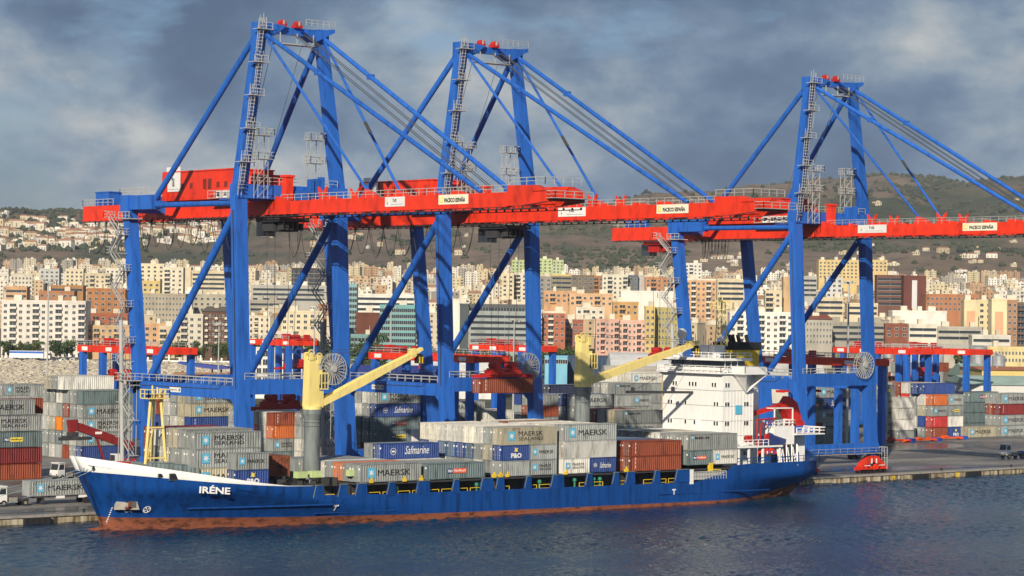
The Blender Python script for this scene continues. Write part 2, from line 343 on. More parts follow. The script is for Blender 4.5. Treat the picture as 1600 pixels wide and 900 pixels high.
# ================================================================ CONTAINERS
CCOL = {}
def ccol(k):
    T = dict(g=('light grey', (.27, .29, .285)), G=('grey', (.19, .21, .21)), w=('off-white', (.58, .575, .53)), c=('cream white', (.72, .69, .58)), b=('blue', (.022, .060, .24)), B=('dark navy', (.015, .025, .07)), n=('slate grey-green', (.13, .18, .19)),
             r=('rust-brown', (.26, .055, .022)), o=('orange', (.62, .15, .03)), O=('bright orange', (.85, .24, .01)), R=('red', (.52, .03, .03)), m=('maroon', (.20, .018, .02)), k=('beige', (.42, .385, .28)), s=('steel blue', (.07, .13, .24)))
    if k not in CCOL:
        nm, c = T[k]; CCOL[k] = (nm, paint('container_'+nm.replace(' ', '_').replace('-', '_'), c, .55, .27, (.5, .5, .12), rust=(c[0]*.5+.06, c[1]*.45+.025, c[2]*.4+.012), vary=.12))
    return CCOL[k]
CM = {}
LEN = {20: 6.06, 40: 12.19}
def cmesh(L, H, door, reefer=False):
    k = ('c', L, H, door, reefer)
    if k in CM: return CM[k]
    l = LEN[L]; hx = l/2; hy = 1.219; mb = MB(); r = .11
    for sx in (-1, 1):
        for sy in (-1, 1):
            mb.box((sx*(hx-r/2-.03), sy*(hy-r/2), H/2), (r+.06, r, H-.01))
            for z in (.06, H-.06): mb.box((sx*(hx-.089), sy*(hy-.081), z), (.182, .166, .122))
    for sy in (-1, 1):
        mb.bb((-hx+.1, sy*hy-.001*sy, .02), (hx-.1, sy*(hy-.1), .17)); mb.bb((-hx+.1, sy*hy-.001*sy, H-.13), (hx-.1, sy*(hy-.08), H-.02))
    for sx in (-1, 1):
        mb.bb((sx*hx-.001*sx, -hy+.1, .02), (sx*(hx-.1), hy-.1, .17)); mb.bb((sx*hx-.001*sx, -hy+.1, H-.13), (sx*(hx-.1), hy-.1, H-.02))
    def corr(a, b, depth, pitch, vert):                     # corrugated sheet from a to b, pushed inwards along vert
        A, B_, V = Vector(a), Vector(b), Vector(vert); n = max(2, round((B_-A).length/pitch)); pts = []
        for i in range(n):
            for f, dd in ((0, 0), (.26, 0), (.5, 1), (.76, 1)): pts.append(A.lerp(B_, (i+f)/n)+V*(depth*dd))
        pts.append(B_); z0, z1 = .17, H-.13
        vs = [(p.x, p.y, z0) for p in pts]+[(p.x, p.y, z1) for p in pts]; q = len(pts)
        mb.add(vs, [(i, i+1, q+i+1, q+i) for i in range(q-1)])
    if reefer:
        for sy in (-1, 1): mb.bb((-hx+.15, sy*(hy-.02), .17), (hx-.15, sy*(hy-.12), H-.13))
    else:
        corr((-hx+.16, -hy+.015, 0), (hx-.16, -hy+.015, 0), .10, .48 if L == 40 else .44, (0, 1, 0))
        corr((hx-.16, hy-.015, 0), (-hx+.16, hy-.015, 0), .055, .40, (0, -1, 0))
    corr((hx-.02, -hy+.11, 0), (hx-.02, hy-.11, 0), .05, .3, (-1, 0, 0))
    if door: mb.bb((-hx+.09, -hy+.11, .17), (-hx+.2, hy-.11, H-.13))
    else: corr((-hx+.02, hy-.11, 0), (-hx+.02, -hy+.11, 0), .05, .3, (1, 0, 0))
    mb.bb((-hx+.05, -hy+.04, H-.06), (hx-.05, hy-.04, H-.025)); mb.bb((-hx+.1, -hy+.05, .08), (hx-.1, hy-.05, .14))
    n = round(l/.6)                                        # roof ribs
    for i in range(1, n): mb.box((-hx+l*i/n, 0, H-.018), (.2, 2.2, .02))
    CM[k] = mb.mesh('corrugated_body', [P['white']]); return CM[k]
def doormesh(H):
    k = ('d', H)
    if k in CM: return CM[k]
    mb = MB(); h = H-.34
    mb.bb((-.03, -.55, .18), (.03, .55, .18+h), 0)
    for i in range(1, 4): mb.box((-.035, 0, .18+h*i/4), (.03, 1.0, .09), 0)
    for y in (-.3, .12): mb.tube((-.085, y, .12), (-.085, y, H-.1), .03, 6, 1); mb.box((-.09, y+.1, .95), (.04, .28, .06), 1)
    mb.box((-.045, .30, H*.72), (.02, .34, .30), 2)
    CM[k] = mb.mesh('door_leaf', [P['white'], P['steel'], P['white']]); return CM[k]
def star_mesh(sz, fade=False):
    k = ('star', sz)
    if k in CM: return CM[k]
    mb = MB(); mb.bb((0, -.012, 0), (sz*.92, 0, sz), 0); c = (sz*.46, -.02, sz*.5); pts = []
    for i in range(14):
        a = math.pi/2+math.pi*2*i/14; r = sz*(.40 if i % 2 == 0 else .15); pts.append((c[0]+r*math.cos(a), c[1], c[2]+r*math.sin(a)))
    mb.add([c]+pts, [(0, 1+i, 1+(i+1) % 14) for i in range(14)], 1)
    CM[k] = mb.mesh('star_panel', [P['sky'], P['wletter']]); return CM[k]
def panel(w_, h_, mat, key, frame=None):
    k = ('p', w_, h_, key)
    if k not in CM: mb = MB(); mb.bb((0, -.012, 0), (w_, 0, h_)); CM[k] = mb.mesh('panel', [mat])
    return CM[k]
P['nedo'] = flat('orange_stripe', (.80, .12, .03)); P['nedy'] = flat('yellow_stripe', (.85, .68, .10)); P['nav'] = flat('navy_panel', (.02, .04, .18))
def marking(c, L, H, mk):
    """painted names on the side that faces the water"""
    l = LEN[L]; hx = l/2; y = -1.222; k = L/40*.85+.15
    def put(nm, me, x, z): return link(nm, me, c, (x, y, z))
    if mk in 'MSKT':
        u = H/2.9; s = (1.55 if L == 40 else 1.15)*u
        put('star_panel', star_mesh(round(s, 2)), -hx+l*.115, H*.52-s/2)
        x0 = -hx+l*(.30 if L == 40 else .36)
        if mk == 'M': put('lettering', text_mesh('MAERSK', .98*u if L == 40 else .62*u, P['letter'], .0, l*.54 if L == 40 else l*.52), x0-(.25 if L == 40 else 0), H*.5-.49*u if L == 40 else H*.5-.3*u)
        elif mk == 'S':
            put('lettering', text_mesh('MAERSK', .80*u if L == 40 else .52*u, P['letter'], .0, l*.44), x0, H*.5+.05)
            put('lettering', text_mesh('SEALAND', .58*u if L == 40 else .42*u, P['letter'], .0, l*.44), x0, H*.5-(.72 if L == 40 else .52)*u)
    elif mk == 'L':
        put('star_panel', star_mesh(.6), -hx+l*.06, H*.68); put('lettering', text_mesh('MAERSK LINE', .42, P['letter'], .02, 3.6), -hx+l*.13, H*.70)
    elif mk == 'F':
        put('lettering', text_mesh('Safmarine', 1.35 if L == 40 else .95, P['wletter'], 0, l*.42, .35), -hx+l*(.40 if L == 40 else .38), H*.30)
        mb = MB(); rr = .55 if L == 40 else .32
        for i in range(18):
            a, b = 2*math.pi*i/18, 2*math.pi*(i+1)/18; mb.beam((rr*math.cos(a), -.01, rr*math.sin(a)), (rr*math.cos(b), -.01, rr*math.sin(b)), .03, .07)
        mb.box((0, -.01, 0), (rr*1.1, .02, rr*.5)); key = ('ring', L)
        if key not in CM: CM[key] = mb.mesh('ring_emblem', [P['wletter']])
        put('ring_emblem', CM[key], -hx+l*.2, H*.5)
    elif mk == 'P':
        put('lettering', text_mesh('P&O', 1.1 if L == 40 else .85, P['wletter'], .05, 3.2 if L == 40 else 2.3), -hx+l*.34, H*.16)
        key = ('flame',)
        if key not in CM:
            mb = MB(); mb.prism([(0, 0, 0), (.75, 0, 0), (.62, 0, .35), (.9, 0, .62), (.45, 0, .5), (.1, 0, .72), (.15, 0, .3)], (0, -.02, 0)); CM[key] = mb.mesh('flag_emblem', [P['nedy']])
        put('flag_emblem', CM[key], -hx+l*.34+(.9 if L == 40 else .7), H*.58)
    elif mk in 'OY':
        w_ = 1.15 if L == 40 else .95; h_ = .78 if L == 40 else .62; x0 = -hx+l*(.35 if L == 40 else .2); z = H*.5-h_/2
        put('logo_panel', panel(w_, h_, P['nav'], 'n'), x0, z); put('logo_panel', panel(w_*2.4, h_, P['nedo'] if mk == 'O' else P['nedy'], mk), x0+w_+.02, z)
        o = put('lettering', text_mesh('P&O', h_*.6, P['wletter'], .03, w_*.8), x0+w_*.1, z+h_*.2); o.location.y -= .02
        o = put('lettering', text_mesh('Nedlloyd', h_*.62, P['wletter'] if mk == 'O' else P['letter'], .02, w_*2.1), x0+w_*1.15, z+h_*.18); o.location.y -= .02
    elif mk == 'v':                                        # upright row of small white characters near the door end
        put('lettering', text_mesh('I\nI\nI', 1.9, P['wletter'], .03, .12), -hx+l*.09, H*.2)
MARK = dict(M='one bold black word', S='two black words', L='small black words', F='white script', P='white initials', O='orange logo stripe', Y='yellow logo stripe', v='tiny white characters')
ORD = ['lowest', 'second', 'third', 'fourth', 'fifth', 'sixth', 'seventh', 'eighth', 'ninth', 'tenth']
NCONT = [0]
FARC = []
def container(x, y, z, L, H, c, mk, door, label, group, reefer=False):
    nm, mat = ccol(c); NCONT[0] += 1
    if NCONT[0] in HIDDEN: return None
    if NCONT[0] in FARSET: FARC.append((x, y, z, L, H, c)); return None
    o = thing('shipping_container', label, 'container', (x, y, z), 0, group)
    b = link('corrugated_body' if not reefer else 'insulated_body', cmesh(L, H, door, reefer), o)
    b.material_slots[0].link = 'OBJECT'; b.material_slots[0].material = mat
    if door:
        for s in (-1, 1):
            d = link('door', doormesh(H), o, (-LEN[L]/2+.06, s*.555, 0)); d.scale.y = s
            d.material_slots[0].link = 'OBJECT'; d.material_slots[0].material = mat
    if mk: marking(o, L, H, mk)
    return o
PALW = 'ggggGGwwwgrbgoGnkg'
def deck_stack(place, X, Y, pitch, z0, rows, group, dir_door=True, seed=1, away='ship side'):
    """rows: list (water side first) of lists (bottom up) of tier specs; a tier = list of (L, H, colour, mark) laid end to end along X"""
    rr = random.Random(seed)
    for ri, tiers in enumerate(rows):
        z = z0
        for ti, tier in enumerate(tiers):
            if tier is None: z += 2.59; continue
            x = X; hmax = 0
            for bi, sp in enumerate(tier):
                L, H, c, mk = sp[:4]; flags = sp[4] if len(sp) > 4 else ''
                hmax = max(hmax, H)
                if c == '-': x += LEN[L]+.08; continue
                if c == '?': c = rr.choice(PALW)
                l = LEN[L]; nm = ccol(c)[0]
                words = [nm, 'reefer' if 'R' in flags else 'container']
                if mk: words += ['with'] + MARK[mk].split()
                tw = ORD[ti]; rw = ['outermost', 'second', 'third', 'fourth', 'fifth', 'sixth', 'seventh', 'eighth', 'ninth', 'tenth'][ri]
                end = '' if len(tier) == 1 else (' left' if bi == 0 else (' right' if bi == len(tier)-1 else ' middle'))
                if ri and 'K' not in flags: words = words[:1 if ' ' not in nm else 2]; words = [nm, 'container'] if 'R' not in flags else [nm, 'reefer']
                lab = ' '.join(words)+(', %s tier%s, outermost, %s' % (tw, end, place) if ri == 0 else ', %s tier%s, %s row inboard, %s' % (tw, end, rw, place))
                container(x+l/2, Y+pitch*ri+1.22, z, L, H, c, mk if ri == 0 or 'K' in flags else '', ('D' not in flags) and (rr.random() < .7 or 'E' in flags), lab, group, 'R' in flags)
                x += l+.08
            z += hmax

# ---------------------------------------------------------------- containers on the ship
gs = 'containers stowed on the ship'
ends = lambda n, s, H=2.59: [[[(40, H, c, '')]] for c in s]
def rows(front, cols, H):                                   # front row given, further rows one colour string per row (bottom up)
    return [front]+[[[(40, h, c, '')] for c, h in zip(cs, H)] for cs in cols]
deck_stack('bay ahead of forward crane', 214.9, 321.5, 2.48, 6.45, [[[(20, 2.59, 'b', 'P', '')], [(20, 2.59, 'g', 'M', '')]]], gs, seed=1)
deck_stack('forward bay behind the bulwark', 208.9, 323.9, 2.45, 6.45, [
  [[(40, 2.9, 'k', 'M')], [(40, 2.9, 'g', 'S', 'E')], [(40, 2.59, 'g', 'S', 'E')]],
  [[(40, 2.9, 'g', '')], [(40, 2.9, 'g', '', 'E')], [(40, 2.9, 'g', '', 'E')]],
  [[(40, 2.9, 'w', '')], [(40, 2.9, 'g', '', 'E')], [(40, 2.9, 'k', '', 'E')]],
  [[(40, 2.9, 'r', '')], [(40, 2.9, 'w', '', 'E')], [(40, 2.9, 'g', '', 'E')]],
  [[(40, 2.9, 'w', '')], [(40, 2.9, 'g', '')], [(40, 2.59, 'w', '')]],
  [[(40, 2.9, 'r', '')], [(40, 2.9, 'r', '', 'E')], [(40, 2.9, 'm', '', 'E')]]], gs, seed=2)
deck_stack('low bay behind forward crane', 238.2, 320.9, 2.46, 6.35, rows([[(40, 2.9, 'g', 'M')]], ['g', 'o', 'g', 'w', 'G', 'g', 'G', 'g'], [2.9]), gs, seed=3)
deck_stack('second bay behind forward crane', 251.6, 320.9, 2.46, 6.35, [[[(40, 2.59, 'n', 'O')]], [[(40, 2.59, 'g', '')]], [[(40, 2.59, 'g', '')]], [[(40, 2.59, 'g', '')]], [[(40, 2.59, 'w', '')]],
  [[(40, 2.59, 'G', '')], [(40, 2.59, 'b', 'F', 'KE')]], [[(40, 2.59, 'G', '')], [(40, 2.59, 'g', '')]], [[(40, 2.59, 'b', '')]]], gs, seed=4)
deck_stack('cream reefer bay', 267.3, 320.9, 2.46, 6.35, [
  [[(20, 2.59, 'g', ''), (20, 2.59, 'g', 'S')], [(20, 2.59, 'b', 'P', 'E'), (20, 2.59, 'g', 'M')], [(40, 2.9, 'k', 'S', 'RE')]]]+
  [[[(40, 2.59, a, '')], [(40, 2.59, b_, '', 'E')], [(40, 2.9, c, '', 'RE')]] for a, b_, c in zip('gwgGgwgb', 'kgsbsswb', 'gwcwwwcc')], gs, seed=5)
deck_stack('tall bay before aft crane', 280.9, 320.9, 2.46, 6.35, [
  [[(20, 2.59, 'w', 'S'), (20, 2.59, 'b', 'F')], [(40, 2.9, 'w', '', 'R')], [(40, 2.9, 'g', 'M')]]]+
  [[[(40, 2.59, a, '')], [(40, 2.9, b_, '')], [(40, 2.75, c, '', 'R')]] for a, b_, c in zip('gGwggwgb', 'wggwgggr', 'wcwcwrwc')], gs, seed=6)
deck_stack('low bay aft of amidships', 296.5, 320.9, 2.46, 6.25, [
  [[(40, 2.59, 'r', 'v')], [(40, 2.59, 'r', 'v')]]]+[[[(40, 2.59, a, '')], [(40, 2.59, b_, '')]] for a, b_ in zip('rrnBGngG', 'rssGsGBs')], gs, seed=7)
deck_stack('bay in front of bridge', 310.4, 320.9, 2.46, 6.9, [
  [[(20, 2.59, 'n', 'O'), (20, 2.59, 'w', 'M')], [(40, 2.9, 'g', 'L')]]]+[[[(40, 2.59, a, '')], [(40, 2.9, b_, '', 'E')]] for a, b_ in zip('gGwggwgb', 'ggwkggwg')], gs, seed=8)

# ---------------------------------------------------------------- container ship
ship = thing('container_ship', 'blue hulled container ship with white bow band and two yellow deck cranes', 'ship', (270, 332.3, 0))
SL = Matrix.Translation((-270, -332.3, 0))
class SB(MB):                                              # same builder, ship parts are given in world metres
    def build(s, name, mats, parent=None, loc=None):
        s.v = [(x-270, y-332.3, z) for x, y, z in s.v]; return MB.build(s, name, mats, parent or ship, loc)
YC = 332.3; HB = 11.75
def stem(z): return 198.2-max(0, z)*.44-max(0, z-3)*.05 if z >= 0 else 198.2
TOPZ = [(193, 11.25), (200, 10.0), (207, 8.85), (215, 7.5), (222, 6.45), (228.2, 6.25), (229.4, 4.75), (240, 4.45), (270, 4.2), (311, 3.9), (312, 3.9), (319.5, 5.4), (322, 6.75), (346, 6.75)]
WHZ = [(193, 9.0), (197, 8.65), (209, 7.4), (221.5, 6.35), (228, 6.3)]
BOOTZ = [(193, 1.95), (197, 1.9), (220, 1.4), (243, 1.05), (267, .75), (314, .45), (346, .5)]
def hrow(i, X):
    top = lerp_tab(TOPZ, X); wh = min(lerp_tab(WHZ, X), top-.04); bo = lerp_tab(BOOTZ, X)
    if X > 224: wh = top-.04
    base = -2.0
    return [base, -.6, bo][i] if i < 3 else (bo+(wh-bo)*(i-2)/8 if i < 10 else wh if i == 10 else top)
def half(X, z):
    zz = max(0, min(1, z/6.0)); Lx = 52-(52-21)*zz; ex = .50-.06*zz
    f = max(0, min(1, (X-stem(z))/Lx))**ex
    if X > 316:
        t = min(1, (X-316)/30); low = max(0, 1-max(0, z)/4.2); f = min(f, 1-.10*t**2-(.9*t**1.6)*low)
    return HB*max(f, .0)
stations = [0, .15, .5, 1.2, 2.2, 3.5, 5, 7, 9.5, 12.5, 16, 20, 25, 30, 35, 35.9, 37, 42, 50, 60, 75, 95, 117, 118.6, 120, 122, 124, 126.2, 128.5, 132, 137, 142, 147, 151]
hv, hf, hm = [], [], []
NR = 12
for sgn in (-1, 1):
    base = len(hv)
    for s in stations:
        X0 = 193.2+s
        for i in range(NR):
            z = hrow(i, X0); st = stem(z); X = st+(X0-193.2)*((346-st)/(346-193.2)) if X0 < 240 else X0
            if X0 >= 240: X = X0
            else: k = (X0-193.2)/46.8; X = st+(240-st)*k
            if X0 > 325 and z < 2.9: z = max(z, (X0-325)/20*2.9-.3 if i > 0 else z)+0
            hv.append((X-270, sgn*half(X, z), z))
    for j in range(len(stations)-1):
        for i in range(NR-1):
            a = base+j*NR+i; q = (a, a+NR, a+NR+1, a+1)
            hf.append(q if sgn < 0 else q[::-1]); hm.append(1 if i < 2 else (2 if i == 10 and stations[j] < 31 else 0))
n0 = (len(stations)-1)*NR; n1 = n0+len(stations)*NR            # transom
for i in range(NR-1): hf.append((n0+i, n1+i, n1+i+1, n0+i+1)); hm.append(1 if i < 1 else 0)
me = bpy.data.meshes.new('hull'); me.from_pydata(hv, [], hf)
for mm in (P['hull'], P['boot'], P['white']): me.materials.append(mm)
me.polygons.foreach_set('material_index', hm); me.polygons.foreach_set('use_smooth', [True]*len(hf)); hull = link('hull', me, ship)
sd = hull.modifiers.new('thickness', 'SOLIDIFY'); sd.thickness = .12; sd.offset = -1
# decks
d = SB(); 
def deckstrip(xa, xb, n, zf, inset=.25, m=0):
    pts = []
    for i in range(n+1):
        x = xa+(xb-xa)*i/n; z = zf(x); h = max(.05, half(x, lerp_tab(TOPZ, x))-inset); pts.append((x, h, z))
    for a, b in zip(pts, pts[1:]): d.add([(a[0], YC-a[1], a[2]), (b[0], YC-b[1], b[2]), (b[0], YC+b[1], b[2]), (a[0], YC+a[1], a[2])], [(0, 1, 2, 3)], m)
deckstrip(193.9, 228, 16, lambda x: lerp_tab(TOPZ, x)-1.1-(.3 if x > 215 else 0)); deckstrip(228, 322, 20, lambda x: 3.2); deckstrip(322, 345.9, 8, lambda x: 6.0)
d.build('deck', P['grey'])
b = SB(); b.bb((230, 324, 3.2), (322, 341, 5.75)); 
for x in range(232, 322, 3): b.bb((x, 323.7, 3.2), (x+.3, 324, 5.7))
b.bb((209, 325.2, 5), (229, 339.4, 6.3)); b.build('hatch_coaming', P['dark'])
d = SB()
for x in [238.2, 251.6, 267.3, 280.9, 296.5, 310.4]:
    d.bb((x, 321.1, 5.9), (x+12.2, 343.4, 6.2))
d.build('hatch_cover', P['dark'])
# bulwark pillars with slanted aft faces
for i, (x0, x1) in enumerate([(229.3, 230.6), (234.0, 235.4), (237.4, 239.2), (243.7, 244.9), (249.6, 251.9), (257.0, 258.0), (263.0, 265.2), (266.3, 267.6), (272.6, 273.6), (278.4, 280.8), (286.2, 287.3), (292.4, 293.5), (295.5, 297.2), (302.1, 303.2), (307.4, 310.4)]):
    for sg in (-1, 1):
        y0, y1 = (320.5, 320.9) if sg < 0 else (343.7, 344.1); zt = 6.22; zb = 4.0
        p = SB(); p.prism([(x0-.5, y0, zb), (x1+.15, y0, zb), (x1, y0, zt), (x0, y0, zt)], (0, y1-y0, 0))
        if sg < 0: p.beam((x0-.55, y0-.06, 4.35), (x0-.05, y0-.06, zt), .1, .12, 1); p.bb((x0, y0-.1, zt), (x1, y1, zt+.1), 1)
        p.build('bulwark_pillar', [P['hull'], P['grey']])
# rails, vents and yellow gear in the side openings
r = SB(); xs = [x for x in range(231, 322, 3)]
for x in xs:
    if rnd.random() < .75: r.rail([(x, 321.3, 3.5), (x+2.4, 321.3, 3.5)], 1.2, .05)
r.build('side_rail', P['yell'])
for x in [245.8, 262.5, 263.6, 264.5, 276.2, 284.1, 288.5, 289.9]:
    v = SB(); v.tube((x, 321.5, 3.2), (x, 321.5, 5.0), .17, 8); v.tube((x, 321.5, 5.0), (x, 321.5, 5.5), .36, 8, r2=.3); v.build('mushroom_vent', P['green'])
for x in [240.3, 250.4, 265.8, 267.2, 281.5, 295.6, 268.6, 247]:
    v = SB(); v.box((x, 321.0, 6.5), (.7, .5, .5)); v.box((x+.1, 321.0, 6.95), (.25, .3, .4)); v.build('twistlock_box', P['yell'])
# lettering and signs on the hull
o = link('ship_name', text_mesh('IRÉNE', 1.3, P['wletter'], .03, 4.9), ship)
yn = lambda x, z: YC-half(x, z)
xa, xb, zc = 208.9, 213.5, 6.0
ang = math.atan2(yn(xb, zc)-yn(xa, zc), xb-xa); fl = math.atan2(yn(211, 5.2)-yn(211, 6.8), 1.6)
o.rotation_euler = (-fl*.0, 0, ang)
e = -.16
ang = math.atan2(yn(213.3, 6.2)-yn(208.9, 6.2), 4.4)
o.location = (208.9-270, yn(208.9, 6.2)-.16-YC, 5.72); o.rotation_euler = (0, R(3.5), ang)
def decal(name, X, Z, flatpts, mat, parent=ship):
    mb = MB()
    for ps in flatpts: mb.poly([(X+a-270, yn(X+a, Z+c)-.2-YC, Z+c) for a, c in ps])
    return mb.build(name, mat, parent)
def ringpts(r0_, r1_, n=16, a0=0, a1=2*math.pi, cx=0, cz=0):
    return [[(cx+r0_*math.cos(a), cz+r0_*math.sin(a)), (cx+r1_*math.cos(a), cz+r1_*math.sin(a)), (cx+r1_*math.cos(b), cz+r1_*math.sin(b)), (cx+r0_*math.cos(b), cz+r0_*math.sin(b))] for a, b in [(a0+(a1-a0)*i/n, a0+(a1-a0)*(i+1)/n) for i in range(n)]]
decal('thruster_mark', 202.6, 3.15, ringpts(.42, .55)+ringpts(0, .5, 4, .3, .9)+ringpts(0, .5, 4, 1.87, 2.47)+ringpts(0, .5, 4, 3.44, 4.04)+ringpts(0, .5, 4, 5.0, 5.6), P['wletter'])
decal('bulb_mark', 199.9, 3.2, ringpts(.3, .46, 10, 1.57, 4.71)+[[(0, -.46), (.75, -.46), (.75, -.3), (0, -.3)], [(0, .3), (.3, .3), (.3, .46), (0, .46)], [(.1, .46), (.3, .46), (.3, .8), (.2, .8)]], P['wletter'])
for X, Z in ((233.2, 2.1), (306.5, 1.9)): decal('tug_mark', X, Z, [[(-.45, .75), (.45, .75), (.45, 1.0), (-.45, 1.0)], [(-.12, 0), (.12, 0), (.12, .75), (-.12, .75)]], P['wletter'])
decal('draught_mark', 197.9, .5, [[(0, i*.35), (.16, i*.35), (.16, i*.35+.2), (0, i*.35+.2)] for i in range(9)], P['wletter'])
s = SB(); xs_ = [208.6+i*2 for i in range(13)]
for a, b2 in zip(xs_, xs_[1:]): s.beam((a, yn(a, 3.2)-.10, 3.2), (b2, yn(b2, 3.2)-.10, 3.2), .3, .22)
s.build('rubbing_strake', P['hull']); s = SB(); s.beam((230, yn(230, 1.9)-.1, 1.75), (245, yn(245, 1.9)-.1, 1.75), .25, .14); s.build('rubbing_strake', P['hull']); s = SB()
s.beam((303, 320.45, 2.1), (331, 320.9, 1.9), .25, .16); s.build('rubbing_strake', P['hull'])
# anchor pocket, mooring openings, anchor
s = SB(); X = 198.3; zc = 4.0
s.prism([(X-.3, yn(X, zc)-.35, 3.2), (X+2.9, yn(X+2.9, zc)-.40, 3.2), (X+2.6, yn(X+2.6, zc)-.28, 4.6), (X, yn(X, zc)-.28, 4.6)], (0, .4, 0), 0)
s.prism([(X+.1, yn(X, zc)-.37, 3.5), (X+2.4, yn(X+2.5, zc)-.42, 3.5), (X+2.4, yn(X+2.5, zc)-.34, 4.45), (X+.1, yn(X, zc)-.32, 4.45)], (0, .06, 0), 1); s.build('anchor_pocket', [P['conc'], P['dark']])
s = SB(); s.box((199.8, yn(199.8, 4)-.5, 3.9), (.35, .2, 1.0)); s.box((199.8, yn(199.8, 4)-.5, 3.5), (1.5, .2, .3)); s.build('anchor', P['boot'])
for X, Z, w_, h_ in ((203.2, 8.45, .9, .45), (205.2, 8.25, 1.8, .9), (194.6, 9.6, .5, .5)):
    s = SB(); y = yn(X, Z); s.bb((X-w_/2, y-.1, Z-h_/2), (X+w_/2, y+.15, Z+h_/2), 0); s.bb((X-w_/2-.08, y-.07, Z-h_/2-.08), (X+w_/2+.08, y+.1, Z+h_/2+.08), 1); s.build('fairlead', [P['black'], P['grey']])
# bulbous bow just breaking the surface
s = SB(); n = 12; prof = [(192.6, .1), (193.0, .65), (194.0, 1.05), (195.5, 1.35), (197.5, 1.55), (200, 1.6)]; vs = []; 
for X, rr_ in prof:
    for i in range(n): a = 2*math.pi*i/n; vs.append((X, YC+rr_*1.0*math.cos(a), -1.05+rr_*.95*math.sin(a)+(X-192)*-.01))
s.add(vs, [(j*n+i, j*n+(i+1) % n, (j+1)*n+(i+1) % n, (j+1)*n+i) for j in range(len(prof)-1) for i in range(n)]); s.build('bulbous_bow', P['boot'])
# forecastle: ribbed breakwater, winches, yellow foremast
s = SB(); pts = [(202.6, 326.6, 10.4), (205.4, 325.2, 10.3), (208.0, 324.4, 9.9), (209.6, 323.6, 8.6)]
for a, b2 in zip(pts, pts[1:]):
    s.add([(a[0], a[1], 6.4), (b2[0], b2[1], 6.4), b2, a], [(0, 1, 2, 3)]); s.add([(a[0], a[1]+.2, 6.4), (b2[0], b2[1]+.2, 6.4), (b2[0], b2[1]+.2, b2[2]), (a[0], a[1]+.2, a[2])], [(3, 2, 1, 0)]); s.beam(a, b2, .3, .2)
for i in range(12): X = 202.8+i*.6; y = 326.5-(X-202.8)*.42; s.post((X, y-.25, 7.2), (X+.1, y, 10.3-(X-202.8)*.12), .14, .45)
s.bb((207, 325.6, 6.4), (207.3, 341, 9.7)); s.build('breakwater', P['grey'])
for i, (X, y, c) in enumerate([(199, 328, 'dred'), (201.2, 327.4, 'grey'), (203.2, 328.2, 'grey'), (205, 329, 'dred'), (200.5, 336, 'grey'), (204.8, 335, 'grey')]):
    s = SB(); z = lerp_tab(TOPZ, X)-1.1; s.tube((X, y-.8, z+.8), (X, y+.8, z+.8), .6, 10); s.box((X, y-1, z+.7), (1.2, .2, 1.4)); s.box((X, y+1, z+.7), (1.2, .2, 1.4)); s.box((X+.9, y, z+.45), (.7, 1.2, .9)); s.build('winch', P[c])
fm_ = SB(); bx, z0, z1 = 207.0, 8.0, 20.4
for dx, dy in ((-2.1, -.6), (1.9, -.6), (.6, 1.8)): fm_.tube((bx+dx, YC+dy, z0), (bx+dx*.45, YC+dy*.45, z1-.6), .24, 8)
for z in (10.6, 15.3): k = (z-z0)/(z1-z0)*.55; fm_.beam((bx-2.1*(1-k), YC-.6, z), (bx+1.9*(1-k), YC-.6, z), .22, .22); fm_.beam((bx-2.1*(1-k), YC-.6, z), (bx+.6, YC+1.8*(1-k), z), .2, .2)
fm_.beam((bx-.6, YC-.5, 15.3), (bx-1.6, YC-.6, 10.6), .16, .16)
fm_.bb((bx-1.9, YC-1.2, z1-.7), (bx+1.9, YC+1.2, z1-.55)); fm_.rail([(bx-1.9, YC+1.2, z1-.55), (bx-1.9, YC-1.2, z1-.55), (bx+1.9, YC-1.2, z1-.55), (bx+1.9, YC+1.2, z1-.55)], 1.3, .07, step=1)
for dx in (-.5, .4, .9): fm_.tube((bx+dx, YC, z1-.5), (bx+dx, YC, z1+1.2-dx*.3), .13, 6)
fm_.build('foremast', P['yellow'])
# hatch gear around forward crane
g = SB()
for i in range(26): X = 222.5+rnd.random()*13; y = 321.6+rnd.random()*9; g.box((X, y, 6.4+rnd.random()*.5), (.6+rnd.random()*1.4, .6+rnd.random(), .5+rnd.random()*.9), 0, rnd.random())
g.build('lashing_gear', P['black'])
for X, y, c in ((227.5, 323, 'lime'), (230.3, 323, 'lime'), (237.4, 322.6, 'lime')):
    g = SB(); g.bb((X, y, 7.3), (X+1.9, y+1.2, 8.3)); g.bb((X+.1, y-.02, 7.45), (X+1.8, y, 7.55)); g.build('lashing_bin', paint('lime_bin', (.50, .62, .28), .6))
g = SB(); g.bb((216, 332, 6.5), (222, 337, 8.1)); g.bb((224, 333, 6.5), (233, 342, 10.2)); 
for i in range(14): g.box((224.3+i*.63, 332.97, 8.3), (.14, .12, 3.6))
g.build('deck_house', P['boot'])
